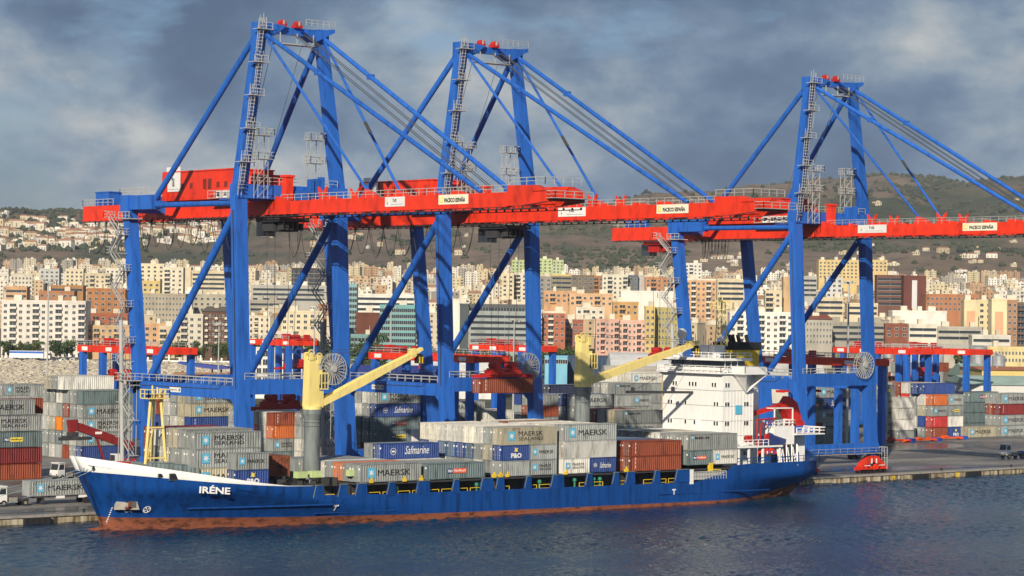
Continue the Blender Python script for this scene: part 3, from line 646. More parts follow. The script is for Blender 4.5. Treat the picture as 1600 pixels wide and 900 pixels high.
# superstructure
SX0, SX1, SY0, SY1 = 322.3, 330.0, 324.4, 340.2
sup = SB(); sup.bb((SX0, SY0, 6.0), (SX1, SY1, 22.9))
for z in (8.9, 11.6, 14.3, 17.0, 19.8, 22.6):                # deck edge lines
    sup.bb((SX0-.03, SY0-.03, z), (SX1+.03, SY0, z+.07), 1); sup.bb((SX0-.03, SY0, z), (SX0, SY1, z+.07), 1)
sup.bb((SX0-.1, SY0+5.9, 6), (SX0-.003, SY0+6.7, 15.8))
for i in range(9): X = SX0+1.1+i*.82; sup.bb((X, SY0-.09, 8.9), (X+.1, SY0-.031, 19.7))
sup.bb((SX0-1.0, SY0-.4, 22.9), (SX1, SY1+.4, 23.15))
for sg in (-1, 1):                                           # bridge wings
    ya, yb = (SY0-.4, 320.6) if sg < 0 else (SY1+.4, 344)
    sup.bb((SX0+1.8, ya, 22.9), (SX0+7.6, yb, 23.12)); sup.bb((SX0+1.8, yb-.1*sg, 23.12), (SX0+7.6, yb, 24.3)); sup.bb((SX0+1.8, ya, 23.12), (SX0+1.9, yb, 24.3)); sup.bb((SX0+7.5, ya, 23.12), (SX0+7.6, yb, 24.3))
    sup.prism([(SX0+2.2, ya, 22.88), (SX0+7.4, ya, 22.88), (SX0+5.6, ya, 19.6)], (0, .15*sg, 0)); sup.add([(SX0+2.2, ya, 22.88), (SX0+2.2, yb, 22.88), (SX0+5.6, ya, 19.4)], [(0, 1, 2)]); sup.add([(SX0+7.4, ya, 22.88), (SX0+7.4, yb, 22.88), (SX0+5.6, ya, 19.4)], [(2, 1, 0)])
sup.build('superstructure', [P['white'], P['grey']]); sups = ship.children[-1]
def wmat(): return [P['white'], P['glass']]
pw = MB(); pw.bb((-.28, -.08, -.43), (.28, .02, .43), 0); pw.bb((-.2, -.10, -.36), (.2, -.081, .36), 1); pwm = pw.mesh('cabin_window', wmat())
sup_o = [c for c in bpy.data.objects if c.name == 'superstructure'][0]
for z in (8.4, 11.1, 13.9, 17.4, 20.9):                       # front windows face the bow, side ones the water
    for dy in ((1.3, 2.0, 7.2, 9.6, 13.4, 14.1) if z != 20.9 else (1.9, 2.6, 7.0, 7.8, 8.6, 12.2, 12.9)):
        if z == 17.4 and dy in (7.2,): continue
        o = link('cabin_window', pwm, sup_o, (SX0-270-.01, SY0+dy-YC, z)); o.rotation_euler.z = R(-90)
    for dx in (.7, 1.35, 5.6, 6.3): link('cabin_window', pwm, sup_o, (SX0+dx-270, SY0-YC-.01, z))
sg_ = SB(); sg_.bb((SX0+3.1, SY0-.2, 15.6), (SX0+4.8, SY0-.1, 17.2)); sg_.build('star_sign', P['sky'])
r = SB(); r.rail([(SX1, SY0-.2, 23.15), (SX0-.9, SY0-.3, 23.15), (SX0-.9, SY1+.3, 23.15)], 1.15, .06, step=1.6); r.build('bridge_rail', P['white'])
wh = SB(); wh.bb((SX0+.7, SY0+.4, 23.15), (SX1-1.2, SY1-.8, 24.0)); wh.bb((SX0+1.0, SY0+.7, 24.0), (SX1-1.5, SY1-1.1, 25.3), 1)
for i in range(11): y = SY0+.7+i*1.36; wh.bb((SX0+.93, y, 24.0), (SX0+1.05, y+.12, 25.3), 2)
for X in (SX0+1.0, SX0+2.6, SX0+4.2): wh.bb((X, SY0+.62, 24.0), (X+.16, SY0+.75, 25.3))
wh.bb((SX0-.3, SY0-.3, 25.3), (SX1-.5, SY1-.2, 25.75)); wh.build('wheelhouse', [P['white'], P['glass'], P['black']])
r = SB(); r.rail([(SX1-.6, SY0, 25.75), (SX0, SY0, 25.75), (SX0, SY1-.4, 25.75)], 1.0, .05, step=2); r.bb((SX0+3.2, 330, 25.75), (SX0+6, 334, 28)); r.bb((SX0+.8, 327, 25.75), (SX0+1.8, 328, 26.6)); r.bb((SX0+1, 337, 25.75), (SX0+2, 338.6, 26.8)); r.build('monkey_island', P['white'])
dm = SB(); X, y = 323.2, 336.2; n = 14; dm.tube((X, y, 25.7), (X, y, 29.2), .16, 8); vs = []
for j in range(8):
    th = math.pi*(j/7)
    for i in range(n): a = 2*math.pi*i/n; vs.append((X+.92*math.sin(th)*math.cos(a), y+.92*math.sin(th)*math.sin(a), 30.0-1.05*math.cos(th)))
dm.add(vs, [(j*n+i, j*n+(i+1) % n, (j+1)*n+(i+1) % n, (j+1)*n+i) for j in range(7) for i in range(n)]); dm.build('radar_dome', P['white'])
for f in dm.f: pass
mm = SB(); X, y = 326.4, 329.2
for a, b2 in ((-.8, -.8), (.8, -.8), (.8, .8), (-.8, .8)): mm.beam((X+a, y+b2, 27.9), (X+a*.6, y+b2*.6, 34.6), .16, .16)
for k in range(6):
    z = 28.1+k*1.1; q = .8-.32*k/6
    for a, b2, c, e2 in ((-1, -1, 1, -1), (-1, 1, -1, -1), (1, -1, 1, 1)): mm.beam((X+a*q, y+b2*q, z), (X+c*q, y+e2*q, z+1.1), .09, .09); mm.beam((X+a*q, y+b2*q, z), (X+c*q, y+e2*q, z), .09, .09)
mm.bb((X-1.5, y-1.5, 34.5), (X+1.5, y+1.5, 34.65)); mm.rail([(X-1.5, y+1.5, 34.65), (X-1.5, y-1.5, 34.65), (X+1.5, y-1.5, 34.65), (X+1.5, y+1.5, 34.65)], 1.3, .07, step=1)
for a in (-.6, .2, .9): mm.tube((X+a, y, 34.6), (X+a, y, 37.2-a), .08, 5)
mm.beam((X-1.9, y-.6, 36.2), (X+1.5, y-.6, 36.2), .2, .25); mm.build('radar_mast', P['yellow'])
an = SB()
for X, y, h in ((324.5, 334, 4.5), (325, 331, 3.4), (325.6, 332.4, 5.2), (324.8, 326.6, 3), (328, 335.5, 4), (327, 337, 3.2)): an.tube((X, y, 25.75), (X, y, 25.75+h), .06, 5)
an.build('whip_aerial', P['steel'])
fu = SB(); fu.bb((330.6, 329.4, 6), (336.6, 335.2, 24.2), 2); fu.bb((330.6, 329.4, 24.2), (336.6, 335.2, 27.2), 0); fu.bb((330.4, 329.2, 27.2), (337, 335.4, 28.6), 1)
for X, y in ((331.6, 331), (332.8, 333), (335.2, 331), (335.6, 333.6)): fu.tube((X, y, 28.5), (X-.5, y, 29.9), .36, 8, 1)
fu.build('funnel', [P['yell'], P['black'], P['white']])
# aft deck: platforms, davit, boat, stern crane
a = SB()
for X in (323.4, 326.0, 329.6, 334): a.bb((X, 321.3, 6), (X+.35, 321.65, 9.6))
a.bb((323, 321, 9.6), (334.6, 324.4, 9.9)); a.bb((333.4, 322.2, 9.9), (338.8, 324.4, 13.3)); a.bb((338.8, 321.6, 11.6), (346.4, 327, 11.8)); a.bb((342, 324.6, 6), (344.2, 326.6, 11.6))
for X in (334.6, 336, 337.4, 338.8): a.beam((X, 321.3, 6), (X+.9, 322.4, 9.9), .18, .18); a.tube((X+.2, 322, 6.2), (X-.9, 321.7, 9.4), .14, 6)
a.rail([(331.6, 322.2, 13.3), (338.8, 322.2, 13.3), (338.8, 326, 13.3)], 1.1, .07, step=1.4); a.rail([(338.8, 321.6, 11.8), (346.4, 321.6, 11.8), (346.4, 327, 11.8)], 1.1, .08, step=1.4)
a.rail([(323, 321.2, 9.9), (331, 321.2, 9.9)], 1.1, .06, step=1.4)
for X in (333.6, 338.4): a.bb((X, 322.3, 13.3), (X+.2, 322.5, 16.6))
a.bb((333.6, 322.3, 16.5), (338.6, 324.4, 16.65)); a.box((336, 322.4, 10.9), (4.2, .3, .3), 0); a.build('boat_deck', P['white'])
a = SB(); a.path([(328.4, 321.6, 9.9), (328.4, 321.6, 14.6), (333.8, 322, 14.8)], .17, 6); a.beam((329, 321.6, 9.9), (329.6, 321.6, 14.2), .2, .3); a.beam((330, 321.6, 13.2), (333, 321.9, 14.6), .12, .12); a.box((326.2, 321.6, 11.2), (1.3, .7, 1.2)); a.box((331.2, 321.8, 11.5), (.9, .5, 1.0)); a.build('boat_davit', P['dred'])
a = SB(); ptsb = [(329.2, 322, 10.1), (331, 321.2, 9.95), (335.4, 321.3, 10.2), (337, 322.4, 11), (335, 323.6, 10.9), (332.4, 322.4, 12.2), (330.2, 323.2, 10.9)]
a.add(ptsb+[(333, 322.3, 9.9)], [(0, 1, 5), (1, 2, 5), (2, 3, 5), (3, 4, 5), (4, 6, 5), (6, 0, 5), (0, 7, 1), (1, 7, 2), (2, 7, 3)]); a.build('rescue_boat', paint('boat_cover_blue', (.02, .04, .16)))
kx, ky = 344.0, 328.4
a = SB(); a.tube((kx, ky, 6), (kx, ky, 13.6), .95, 14, 1); a.tube((kx, ky, 13.2), (kx, ky, 14.2), 1.25, 14, 1); a.prism([(kx-2.6, ky-.9, 16.6), (kx-1, ky-.9, 18.5), (kx+1.2, ky-.9, 17.2), (kx+2.6, ky-.9, 13.6), (kx-.6, ky-.9, 13.6)], (0, 1.8, 0)); a.beam((kx-1.6, ky, 17), (kx-10.4, ky, 15.2), .8, 1.0, 0, .6, .7); a.box((kx+1.9, ky, 13.3), (2.4, 1.8, .8)); a.tube((kx-10.2, ky, 15.4), (kx-10.9, ky, 15.2), .5, 8); a.build('provision_crane', [P['dred'], P['orange']])
r = SB(); r.rail([(322.6, 321.3, 6.6), (332, 321.3, 6.6), (345.6, 322.2, 6.6), (346, 331, 6.6), (346, 342, 6.6)], 1.15, .05, step=1.6); r.build('stern_rail', P['hull'])
g = SB()
for i in range(16): X = 339+rnd.random()*6.5; y = 323+rnd.random()*16; g.tube((X, y, 6.4), (X+.8, y+.3, 7.1), .5, 8); g.box((X, y, 6.5), (.9, .9, 1.4))
g.build('mooring_winch', P['dark'])
gw = SB(); gw.bb((311.3, 320.7, 4.3), (319.6, 321.3, 5.6)); gw.rail([(311.3, 320.6, 4.3), (319.6, 320.6, 4.3)], 1.4, .08, step=.7); gw.box((310.9, 320.7, 4.9), (.9, .5, 2.6), 1); gw.build('gangway', [P['steel'], P['white']])
gw = SB(); gw.box((316, 321, 6.2), (.9, .5, 2.0)); gw.path([(316.6, 320.8, 6), (318.4, 320.8, 5.9), (318.8, 320.8, 5)], .1, 6); gw.build('gangway_gear', P['yell'])
# the two yellow deck cranes



def crane_on_deck(cx, cz, zt, tip, jz):
    root = bpy.data.objects.new('deck_crane', None); col.objects.link(root); root.parent = ship; root.location = (cx-270, 0, 0)
    p = MB(); p.tube((0, 0, 4), (0, 0, cz-1.6), 1.33, 20); p.tube((0, 0, cz-1.6), (0, 0, cz-.7), 1.33, 20, r2=1.6); p.tube((0, 0, cz-.7), (0, 0, cz), 1.6, 20)
    for k in range(3): p.tube((0, 0, cz-1.5-k*.6), (0, 0, cz-1.4-k*.6), 1.45, 20)
    p.build('pedestal', paint('pedestal_grey', (.17, .20, .20), .6, .35, (.5, .5, .1), rust=(.12, .08, .05)), root)
    h = MB(); h.tube((0, 0, cz), (0, 0, cz+.5), 1.55, 20); h.post((-.2, 0, cz+.3), (-.3, 0, zt), 2.1, 2.0, 0, 1.75, 1.6); h.bb((.7, -.9, cz+.3), (1.6, .9, cz+3.0)); h.bb((-1.2, -.95, zt), (-.5, -.6, zt+1.1)); h.bb((-1.2, .6, zt), (-.5, .95, zt+1.1)); h.bb((.35, -.95, zt-.6), (.95, -.6, zt+.8)); h.bb((.35, .6, zt-.6), (.95, .95, zt+.8)); h.bb((.5, -.8, cz+4), (1.4, .8, zt-1.6))
    h.build('tower', P['yellow'], root)
    for (x, z, rr_) in ((-.85, zt+1.1, .55), (-.4, zt+.35, .42), (.75, zt+.6, .5)):
        s_ = MB(); 
        for i in range(12):
            a0, a1 = 2*math.pi*i/12, 2*math.pi*(i+1)/12; s_.beam((x+rr_*math.cos(a0), -.78, z+rr_*math.sin(a0)), (x+rr_*math.cos(a1), -.78, z+rr_*math.sin(a1)), .16, .2)
        s_.tube((x, -.9, z), (x, .9, z), .16, 8); s_.build('sheave', P['yellow'], root)
    c = MB(); c.bb((.9, -1.25, cz+3.2), (2.3, .1, cz+3.4)); c.bb((.9, -1.25, cz+5.7), (2.3, .1, cz+5.95)); c.bb((.95, -1.2, cz+3.4), (2.2, .05, cz+5.7), 1)
    for x, y in ((.95, -1.25), (2.2, -1.25), (2.2, 0), (1.6, -1.25)): c.box((x, y, cz+4.55), (.13, .13, 2.3))
    c.bb((.9, -1.27, cz+4.2), (2.3, -1.2, cz+4.35)); c.build('cab', [P['yellow'], P['glass']], root)
    j = MB(); tx, tz = tip; a_ = Vector((1.6, 0, jz)); e_ = Vector((tx, 0, tz)); dd = (e_-a_)
    for y in (-.65, .65):
        j.beam(a_+Vector((0, y, 0)), a_+dd*.42+Vector((0, y*.85, 0)), .4, 1.0, 0, .4, 1.3); j.beam(a_+dd*.42+Vector((0, y*.85, 0)), e_+Vector((0, y*.6, 0)), .4, 1.3, 0, .32, .8)
    for k in range(12): q = a_+dd*((k+.5)/12); j.box(q, (.3, 1.3, .3))
    j.beam(a_+Vector((.5, 0, .45)), a_+dd*.95+Vector((0, 0, .3)), 1.3, .08); j.beam(e_, e_+dd.normalized()*1.6+Vector((0, 0, .2)), .9, .5)
    j.tube(e_+Vector((-.4, -.6, .3)), e_+Vector((-.4, .6, .3)), .62, 14); j.build('jib', P['yellow'], root)
    hk = MB(); hx_ = tx+1.1; hz_ = tz-1.0
    for y in (-.3, .3):
        for q in range(5): hk.box((hx_-.6+q*.3, y, hz_-.1*abs(q-2)), (.26, .3, 1.3-.2*abs(q-2)), q % 2)
    hk.tube((hx_, -.4, hz_+.5), (hx_, .4, hz_+.5), .5, 12, 0); hk.tube((hx_, 0, hz_-.6), (hx_, 0, hz_-1.6), .14, 8, 2); hk.build('hook_block', [P['black'], P['yell'], P['dred']], root)
    rp = MB()
    for y in (-.6, .6):
        rp.beam((-.85, y, zt+1.5), (tx-.4, y*.6, tz+.9), .05, .05); rp.beam((.75, y, zt+1.0), (tx-.4, y*.6, tz+.5), .05, .05)
    rp.build('luffing_rope', P['rope'], root); return root
crane_on_deck(236.7, 17.6, 25.6, (20.8, 26.6), 18.6)
c2 = crane_on_deck(295.3, 20.6, 28.6, (26.6, 28.0), 21.7)
sp = MB(); X0 = 26.6+1.1; sp.beam((-9.5+20, 0, 19.6), (9.5+25, 0, 19.2), .45, .45); 
for q in (12, 22, 32): sp.box((q, 0, 20), (.5, .5, .8))
sp.beam((12, 0, 19.8), (X0, 0, 25.6), .06, .06); sp.beam((33, 0, 19.6), (X0, 0, 25.6), .06, .06); sp.build('lifting_beam', P['dark'], c2)

# ================================================================ QUAY CRANES (local: x along the quay, y landward from the water-side rail, z above the quay)
HW = 10.4
def bogie(parent, x, y, name='bogie'):
    b = MB(); 
    for s in (-1, 1): b.prism([(x+s*.15, y-.7, 2.2), (x+s*.3, y-.7, 3.5), (x+s*1.3, y-.7, 3.4), (x+s*2.9, y-.7, 2.2), (x+s*3.9, y-.7, 1.3), (x+s*3.4, y-.7, 1.0), (x+s*2.0, y-.7, 1.7)], (0, 1.4, 0)); b.prism([(x+s*.5, y-.6, 1.0), (x+s*1.3, y-.6, 2.0), (x+s*2.1, y-.6, 1.0)], (0, 1.2, 0)); b.prism([(x+s*2.6, y-.6, .9), (x+s*3.3, y-.6, 1.7), (x+s*4.1, y-.6, .9)], (0, 1.2, 0))
    b.bb((x-1.6, y-.6, 2.6), (x+1.6, y+.6, 3.2))
    for s in (-1, 1):
        for q in (1.0, 2.5, 3.6): b.bb((x+s*q-.3, y-1.0, .7), (x+s*q+.3, y-.72, 1.35)) 
    for i in range(8): q = x-3.85+i*1.1; b.tube((q, y-.45, .42), (q, y+.45, .42), .42, 12, 1)
    for i in range(4): b.bb((x-4.2+i*2.2, y-.6, .6), (x-2.6+i*2.2, y+.6, 1.05))
    for i in (-1, 1): b.bb((x+i*2.2-.9, y-1.06, 1.42), (x+i*2.2+.9, y-1.01, 1.58), 2); b.bb((x+i*.7-.06, y-1.0, 1.9), (x+i*.7+.06, y-.72, 2.9), 2)
    b.bb((x-4.8, y-.4, .5), (x-4.3, y+.4, 1.1)); b.bb((x+4.3, y-.4, .5), (x+4.8, y+.4, 1.1))
    return b.build(name, [P['red'], P['black'], P['white']], parent)
def sign(parent, x, y, z, w_, h_, kind):
    """sign on the girder face that looks along the quay; reads from land to water"""
    o = link('sign', panel(w_, h_, P['cream'] if kind == 'P' else P['white'], 'sg'+kind), parent, (x-.03, y, z)); o.rotation_euler.z = R(-90)
    if kind == 'P':
        t_ = link('lettering', text_mesh('PACECO ESPAÑA', h_*.55, P['letter'], .04, w_*.70), o, (w_*.20, -.03, h_*.2))
        m_ = MB(); m_.bb((w_*.04, -.03, h_*.18), (w_*.15, -.013, h_*.82), 0); m_.bb((w_*.07, -.045, h_*.34), (w_*.125, -.031, h_*.72), 1); m_.build('emblem', [P['nedy'], P['cream']], o)
    else:
        t_ = link('lettering', text_mesh('TdS', h_*.32, P['letter'], .02, w_*.2), o, (w_*.38 if kind == 'T' else w_*.38, -.03, h_*(.48 if kind == 'T' else .2)))
        m_ = MB(); a = w_*.12; zz = h_*.5; r = h_*.28 if kind == 'T' else h_*.2
        if kind == 'H': a = w_*.42; zz = h_*.62
        m_.prism([(a, -.03, zz+r), (a+r*.5, -.03, zz+r*.3), (a, -.03, zz), (a-r*.5, -.03, zz+r*.3)], (0, .015, 0), 0); m_.prism([(a, -.03, zz), (a+r*.5, -.03, zz-r*.4), (a, -.03, zz-r), (a-r*.3, -.03, zz-r*.5)], (0, .015, 0), 1); m_.build('emblem', [P['nedy'], P['teal']], o)
        m_ = MB(); 
        m_.bb((w_*.30 if kind == 'T' else w_*.15, -.02, h_*.2 if kind == 'T' else h_*.08), (w_*.9, -.013, h_*.26 if kind == 'T' else h_*.11)); m_.build('subtitle', P['steel'], o)
    return o
def spreader(parent, x, y, z, L=12.2):
    s = MB(); s.bb((x-L/2, y-.35, z), (x+L/2, y+.35, z+.55))
    for e in (-1, 1):
        s.bb((x+e*L/2-.25, y-1.25, z-.1), (x+e*L/2+.25, y+1.25, z+.45)); s.bb((x+e*2.3-1.3, y-.95, z+.5), (x+e*2.3+1.3, y+.95, z+1.3)); s.tube((x+e*1.9, y-1.1, z+2.1), (x+e*1.9, y+1.1, z+2.1), .7, 12); s.bb((x+e*1.9-.6, y-.9, z+1.2), (x+e*1.9+.6, y+.9, z+2.3))
    s.bb((x-3.2, y-.8, z+1.2), (x+3.2, y+.8, z+1.6)); s.bb((x-1, y-1, z+.4), (x+1, y+1, z+1.0)); return s.build('spreader', [P['dred']], parent)
def sts(cx, label, troll_y, spread_z, mark):
    c = thing('gantry_crane', label, 'crane', (cx, 350.5, GZ), 0, 'ship-to-shore gantry cranes on the quay')
    GB, GT = 48.3, 51.0
    for sx in (-1, 1):
        x = sx*HW
        l = MB(); l.post((x, 0, 4.2), (x, .9, 19), 2.3, 1.9, 0, 2.25, 1.8); l.post((x, .9, 19), (x, 2.6, 51.4), 2.25, 1.8); l.bb((x-1.45, -.2, 18), (x+1.45, 2.0, 21)) if 0 else None
        for z in (12, 27, 38): l.box((x, .05+z*.05, z), (2.32, 1.95, .05))
        l.build('leg', P['blue'], c)
        l = MB(); l.post((x, 29.6, 4.2), (x, 31.2, 18), 2.0, 2.0, 0, 2.2, 2.2); l.build('leg', P['blue'], c)
        l = MB(); l.post((x, 32.8, 17), (x, 37.2, 49.5), 1.9, 2.2, 0, 1.9, 2.0)
        l.build('leg', P['blue'], c)
        b = MB(); b.beam((x, 35.6, 18.25), (x, .2, 18.25), 1.9, 2.15); b.prism([(x-.9, 1.6, 17.3), (x-.9, 3.2, 17.3), (x-.9, 1.6, 16.0)], (1.8, 0, 0)); b.prism([(x-.9, 30.3, 17.3), (x-.9, 28.8, 17.3), (x-.9, 30.3, 16.0)], (1.8, 0, 0)); b.prism([(x-.94, 34, 17.1), (x-.94, 36.0, 17.4), (x-.94, 36, 19.4), (x-.94, 30, 19.4)], (1.88, 0, 0)); b.build('portal_beam', P['blue'], c)
        b = MB(); b.rail([(x-1.0, 35.6, 19.46), (x-1.0, 2.2, 19.46)], 1.15, .05, step=2.4); b.rail([(x+1.0, 35.6, 19.46), (x+1.0, 2.2, 19.46)], 1.15, .05, step=2.4); b.build('walkway_rail', P['steel'], c)
        b = MB(); b.tube((x, 29.6, 20.2), (x, 4.0, 48.3), .64, 14); b.build('diagonal_brace', P['blue'], c)
        b = MB(); b.tube((x, 36.6, 50.4), (x, 3.0, 50.2), .48, 12); b.build('tie_pipe', P['blue'], c)
        b = MB(); b.beam((x, 30, 51.2), (sx*6.3, 3.1, 79.3), .1, .1) if 0 else None
        b.tube((x, 29.4, 51.0), (sx*6.5, 4.2, 78.6), .52, 14); b.prism([(sx*6.5-.5, 5.4, 77.0), (sx*6.5-.5, 2.6, 80.2), (sx*6.5-.5, 2.2, 78)], (1, 0, 0)); b.build('back_stay', P['blue'], c)
        m_ = MB(); m_.post((x, 2.7, 51.4), (sx*6.3, 3.0, 79.6), 2.1, 1.8, 0, 1.9, 1.5)
        m_.build('mast', P['blue'], c)
        bogie(c, x-0 if sx < 0 else x, 0); bogie(c, x, 30)
        l = MB(); l.post((x, 0, 3.5), (x, 0, 4.3), 1.4, 1.4); l.post((x, 30, 3.5), (x, 30, 4.3), 1.4, 1.4); l.build('bogie_pin', P['blue'], c)
    for y, h in ((0, 4.1), (30, 4.1)):
        b = MB(); b.bb((-HW-1.35, y-.85, h), (HW+1.35, y+.85, h+2.0)); b.bb((-HW-1, y-1.1, h-.18), (HW+2, y-.86, h-.02), 1); b.rail([(-HW-1, y-1.5, h), (HW+2, y-1.5, h)], 1.1, .04, 1, 2.2) if y == 0 else None; b.build('sill_beam', [P['blue'], P['conc']], c)
    b = MB(); b.bb((-HW, .1, 18.0), (HW, 1.9, 20.5)); b.build('cross_beam', P['blue'], c)
    b = MB(); b.bb((-HW, 31.9, 17.9), (HW, 33.7, 20.3)); b.build('cross_beam', P['blue'], c)
    b = MB(); b.rail([(-HW, .0, 20.5), (HW, .0, 20.5)], 1.1, .05, step=2.2); b.build('walkway_rail', P['steel'], c)
    b = MB(); b.bb((-HW-1.2, 36.0, 49.2), (HW+1.2, 38.8, 52.3)); b.bb((-HW-.9, 28.6, 49.7), (-HW+.9, 37, 52.2)); b.bb((HW-.9, 28.6, 49.7), (HW+.9, 37, 52.2)); b.build('top_beam', P['blue'], c)
    b = MB(); b.bb((-HW-1, 1.5, 51.0), (HW+1, 3.9, 53.4)); b.bb((-HW-.4, 3, 50.8), (HW+.4, 8, 51.0)); b.build('hinge_beam', P['blue'], c)
    b = MB(); b.rail([(-HW-1.2, 38.9, 52.3), (HW+1.2, 38.9, 52.3)], 1.2, .05); b.rail([(-HW-1.2, 28.8, 52.3), (-HW-1.2, 38.9, 52.3)], 1.2, .05); b.rail([(-HW+1.3, 1.3, 53.4), (HW-1.3, 1.3, 53.4)], 1.2, .05); b.rail([(-HW-.4, 3, 51.0), (-HW-.4, 8, 51.0), (HW, 8, 51)], 1.1, .05); b.build('walkway_rail', P['steel'], c)
    # girder and boom
    for nm, ya, yb, za, zb in (('girder', 65, 4.2, GB+.1, GT+.15), ('boom', 4.0, -60, GB+.25, GT-.35)):
        b = MB()
        for x in (-3.3, 3.3): b.bb((x-.55, yb, za), (x+.55, ya, zb)); b.bb((x-.75, yb, za-.14), (x+.75, ya, za-.02))
        n = 8 if nm == 'girder' else 9
        for i in range(n+1): y = ya+(yb-ya)*i/n; b.bb((-2.75, y-.3 if i < n else y, za+.4), (2.75, y+.3 if i else y, zb-.5))
        if nm == 'boom':
            for x in (-3.3, 3.3):
                b.prism([(x-.55, -60, za), (x-.55, -60, zb+1.0), (x-.55, -66.5, zb+.9), (x-.55, -69, zb+.1), (x-.55, -69, za+.5), (x-.55, -63, za)], (1.1, 0, 0))
                b.prism([(x-.5, 4.0, zb), (x-.5, 3.0, zb+1.1), (x-.5, -.5, zb+.6), (x-.5, -2.5, zb)], (1.0, 0, 0))
                for y, h in ((-15, .7), (-25, 1.6), (-33, .5), (-42, .5), (-48, .7)): b.prism([(x-.3, y+2.2, zb), (x-.3, y+1.4, zb+h), (x-.3, y-1, zb+h*.5), (x-.3, y-2.2, zb)], (.6, 0, 0))
                for y in (-12, -30): b.prism([(x-.2, y+1.1, zb), (x-.2, y+1.5, zb+2.2), (x-.2, y+.3, zb+1.0), (x-.2, y-.9, zb+2.2), (x-.2, y-.6, zb)], (.4, 0, 0))
            b.bb((-2.75, -69, za+.6), (2.75, -68.2, zb))
        b.build(nm, P['red'], c)
    r_ = MB()
    for x in (-4.1, 4.1):
        r_.bb((x-.1, -68, GB-.28), (x+.1, 64.5, GB-.16))
        for i in range(66): r_.bb((x-.12, -68+i*2, GB-.22), (x+.12, -67.8+i*2, GB+.12))
    r_.build('trolley_rail', P['dark'], c)
    r_ = MB(); r_.rail([(-3.6, 0, GT-.35), (-3.6, -60, GT-.35), ], 1.1, .045); r_.rail([(3.6, 0, GT-.35), (3.6, -60, GT-.35)], 1.1, .045); r_.rail([(-3.6, -60, GT+.65), (-3.6, -68.5, GT+.65), (3.6, -68.5, GT+.65)], 1.1, .05)
    r3_ = MB(); r3_.rail([(-3.9, 54, GT+.15), (-3.9, 65, GT+.15), (3.9, 65, GT+.15)], 1.2, .05); r3_.build('backreach_rail', P['steel'], c)
    r_.build('boom_walkway', P['steel'], c); r_ = MB(); r_.bb((-3.8, -71, GB+1.2), (3.8, -66, GB+1.3)); r_.rail([(-3.8, -66, GB+1.3), (-3.8, -71, GB+1.3), (3.8, -71, GB+1.3)], 1, .05); r_.build('tip_platform', P['steel'], c)
    # forestays and hoist ropes
    for sx in (-1, 1):
        s = MB(); a = Vector((sx*6.2, 2.2, 79.2)); e = Vector((sx*3.3, -53.3, GT-.2)); s.tube(a, e, .38, 12); q = a.lerp(e, .27); s.box(q, (.9, 1.1, .85)); s.build('fore_stay', P['blue'], c)
        s = MB(); e = Vector((sx*3.3, -24.6, GT+.3)); s.tube(a, e, .24, 10); q = a.lerp(e, .55); s.tube(q, a.lerp(e, .62), .28, 10, 1 if sx > 0 else 0); s.build('fore_stay', [P['blue'], P['dark']], c)
    s = MB()
    for x in (-1.5, -.9, .9, 1.5): s.tube((x+1.2, 2.0, 79.5), (x, -50.5, GT+.6), .075, 5)
    for x in (-3, 3): s.tube((x, 3.8, 78), (x*.8, 13, 57), .05, 4)
    s.build('boom_hoist_rope', P['rope'], c)
    # apex
    a = MB(); a.bb((-7.3, 1.9, 78.4), (-5.2, 4.3, 81)); a.bb((5.2, 1.9, 78.4), (7.3, 4.3, 80.6)); a.bb((-5.2, 2.6, 79.3), (5.2, 3.6, 80.5)); a.prism([(-5.4, 1.6, 80.9), (-1.8, 1.6, 80.6), (-4.2, 1.6, 78.8)], (0, 2.8, 0)); a.prism([(1.6, 1.4, 79.9), (8.2, 1.4, 80.8), (8.2, 1.4, 80.2), (4.4, 1.4, 78.4)], (0, 3.2, 0)); a.bb((-4, .8, 77.4), (3.6, 2.6, 77.6), 1)
    for x in (-3.5, 0, 3.4): a.bb((x, 1, 77.5), (x+.12, 1.2, 79.4), 1)
    a.rail([(2, 1.3, 80.9), (8.1, 1.3, 80.9)], 1.1, .05, 1, 1.2); a.build('apex_beam', [P['blue'], P['steel']], c)
    a = MB()
    for x in (-2.2, 1.0): a.tube((x, 1.9, 81.1), (x, 3.0, 81.1), .6, 12); a.bb((x-.8, 2, 80.5), (x+.8, 3.2, 81.0)); a.bb((x-.2, 1.85, 80.9), (x+.2, 1.89, 81.6), 1)
    a.build('apex_sheaves', [P['dred'], P['steel']], c)
    # caged ladder, platforms on the near mast, lattice platforms
    a = MB(); bx_, tx_ = -HW-1.2, -7.2
    def mp(t, dy=-.9): return Vector((-HW+(-6.3+HW)*t-1.0, 2.7+.3*t-1.2+dy*.2, 51.4+28.2*t))
    for k in range(5):
        t0, t1 = k*.2, k*.2+.19; off = .55*(k % 2)
        for dx in (-.35, .35):
            a.beam(mp(t0)+Vector((dx+off, -.4, 0)), mp(t1)+Vector((dx+off, -.4, 2.2)), .09, .09); a.beam(mp(t0)+Vector((dx+off, -1.1, 2)), mp(t1)+Vector((dx+off, -1.1, 2.2)), .07, .07)
        for i in range(9): q = mp(t0+(t1-t0)*i/9)+Vector((off, -.75, 1.2)); a.box(q, (.85, .8, .09))
        q = mp(t1+.01); a.box(q+Vector((.3, -.6, 0)), (3.0, 1.8, .12)); a.rail([q+Vector((-1.1, -1.4, 0)), q+Vector((1.7, -1.4, 0))], 1.1, .05, 0, 1.2)
    for dx in (-.5, .2, .8): a.beam((-6.6+dx, 1.8, 80), (-6.6+dx, 1.8, 82.6-abs(dx)), .09, .09)
    a.build('mast_ladder', P['steel'], c)
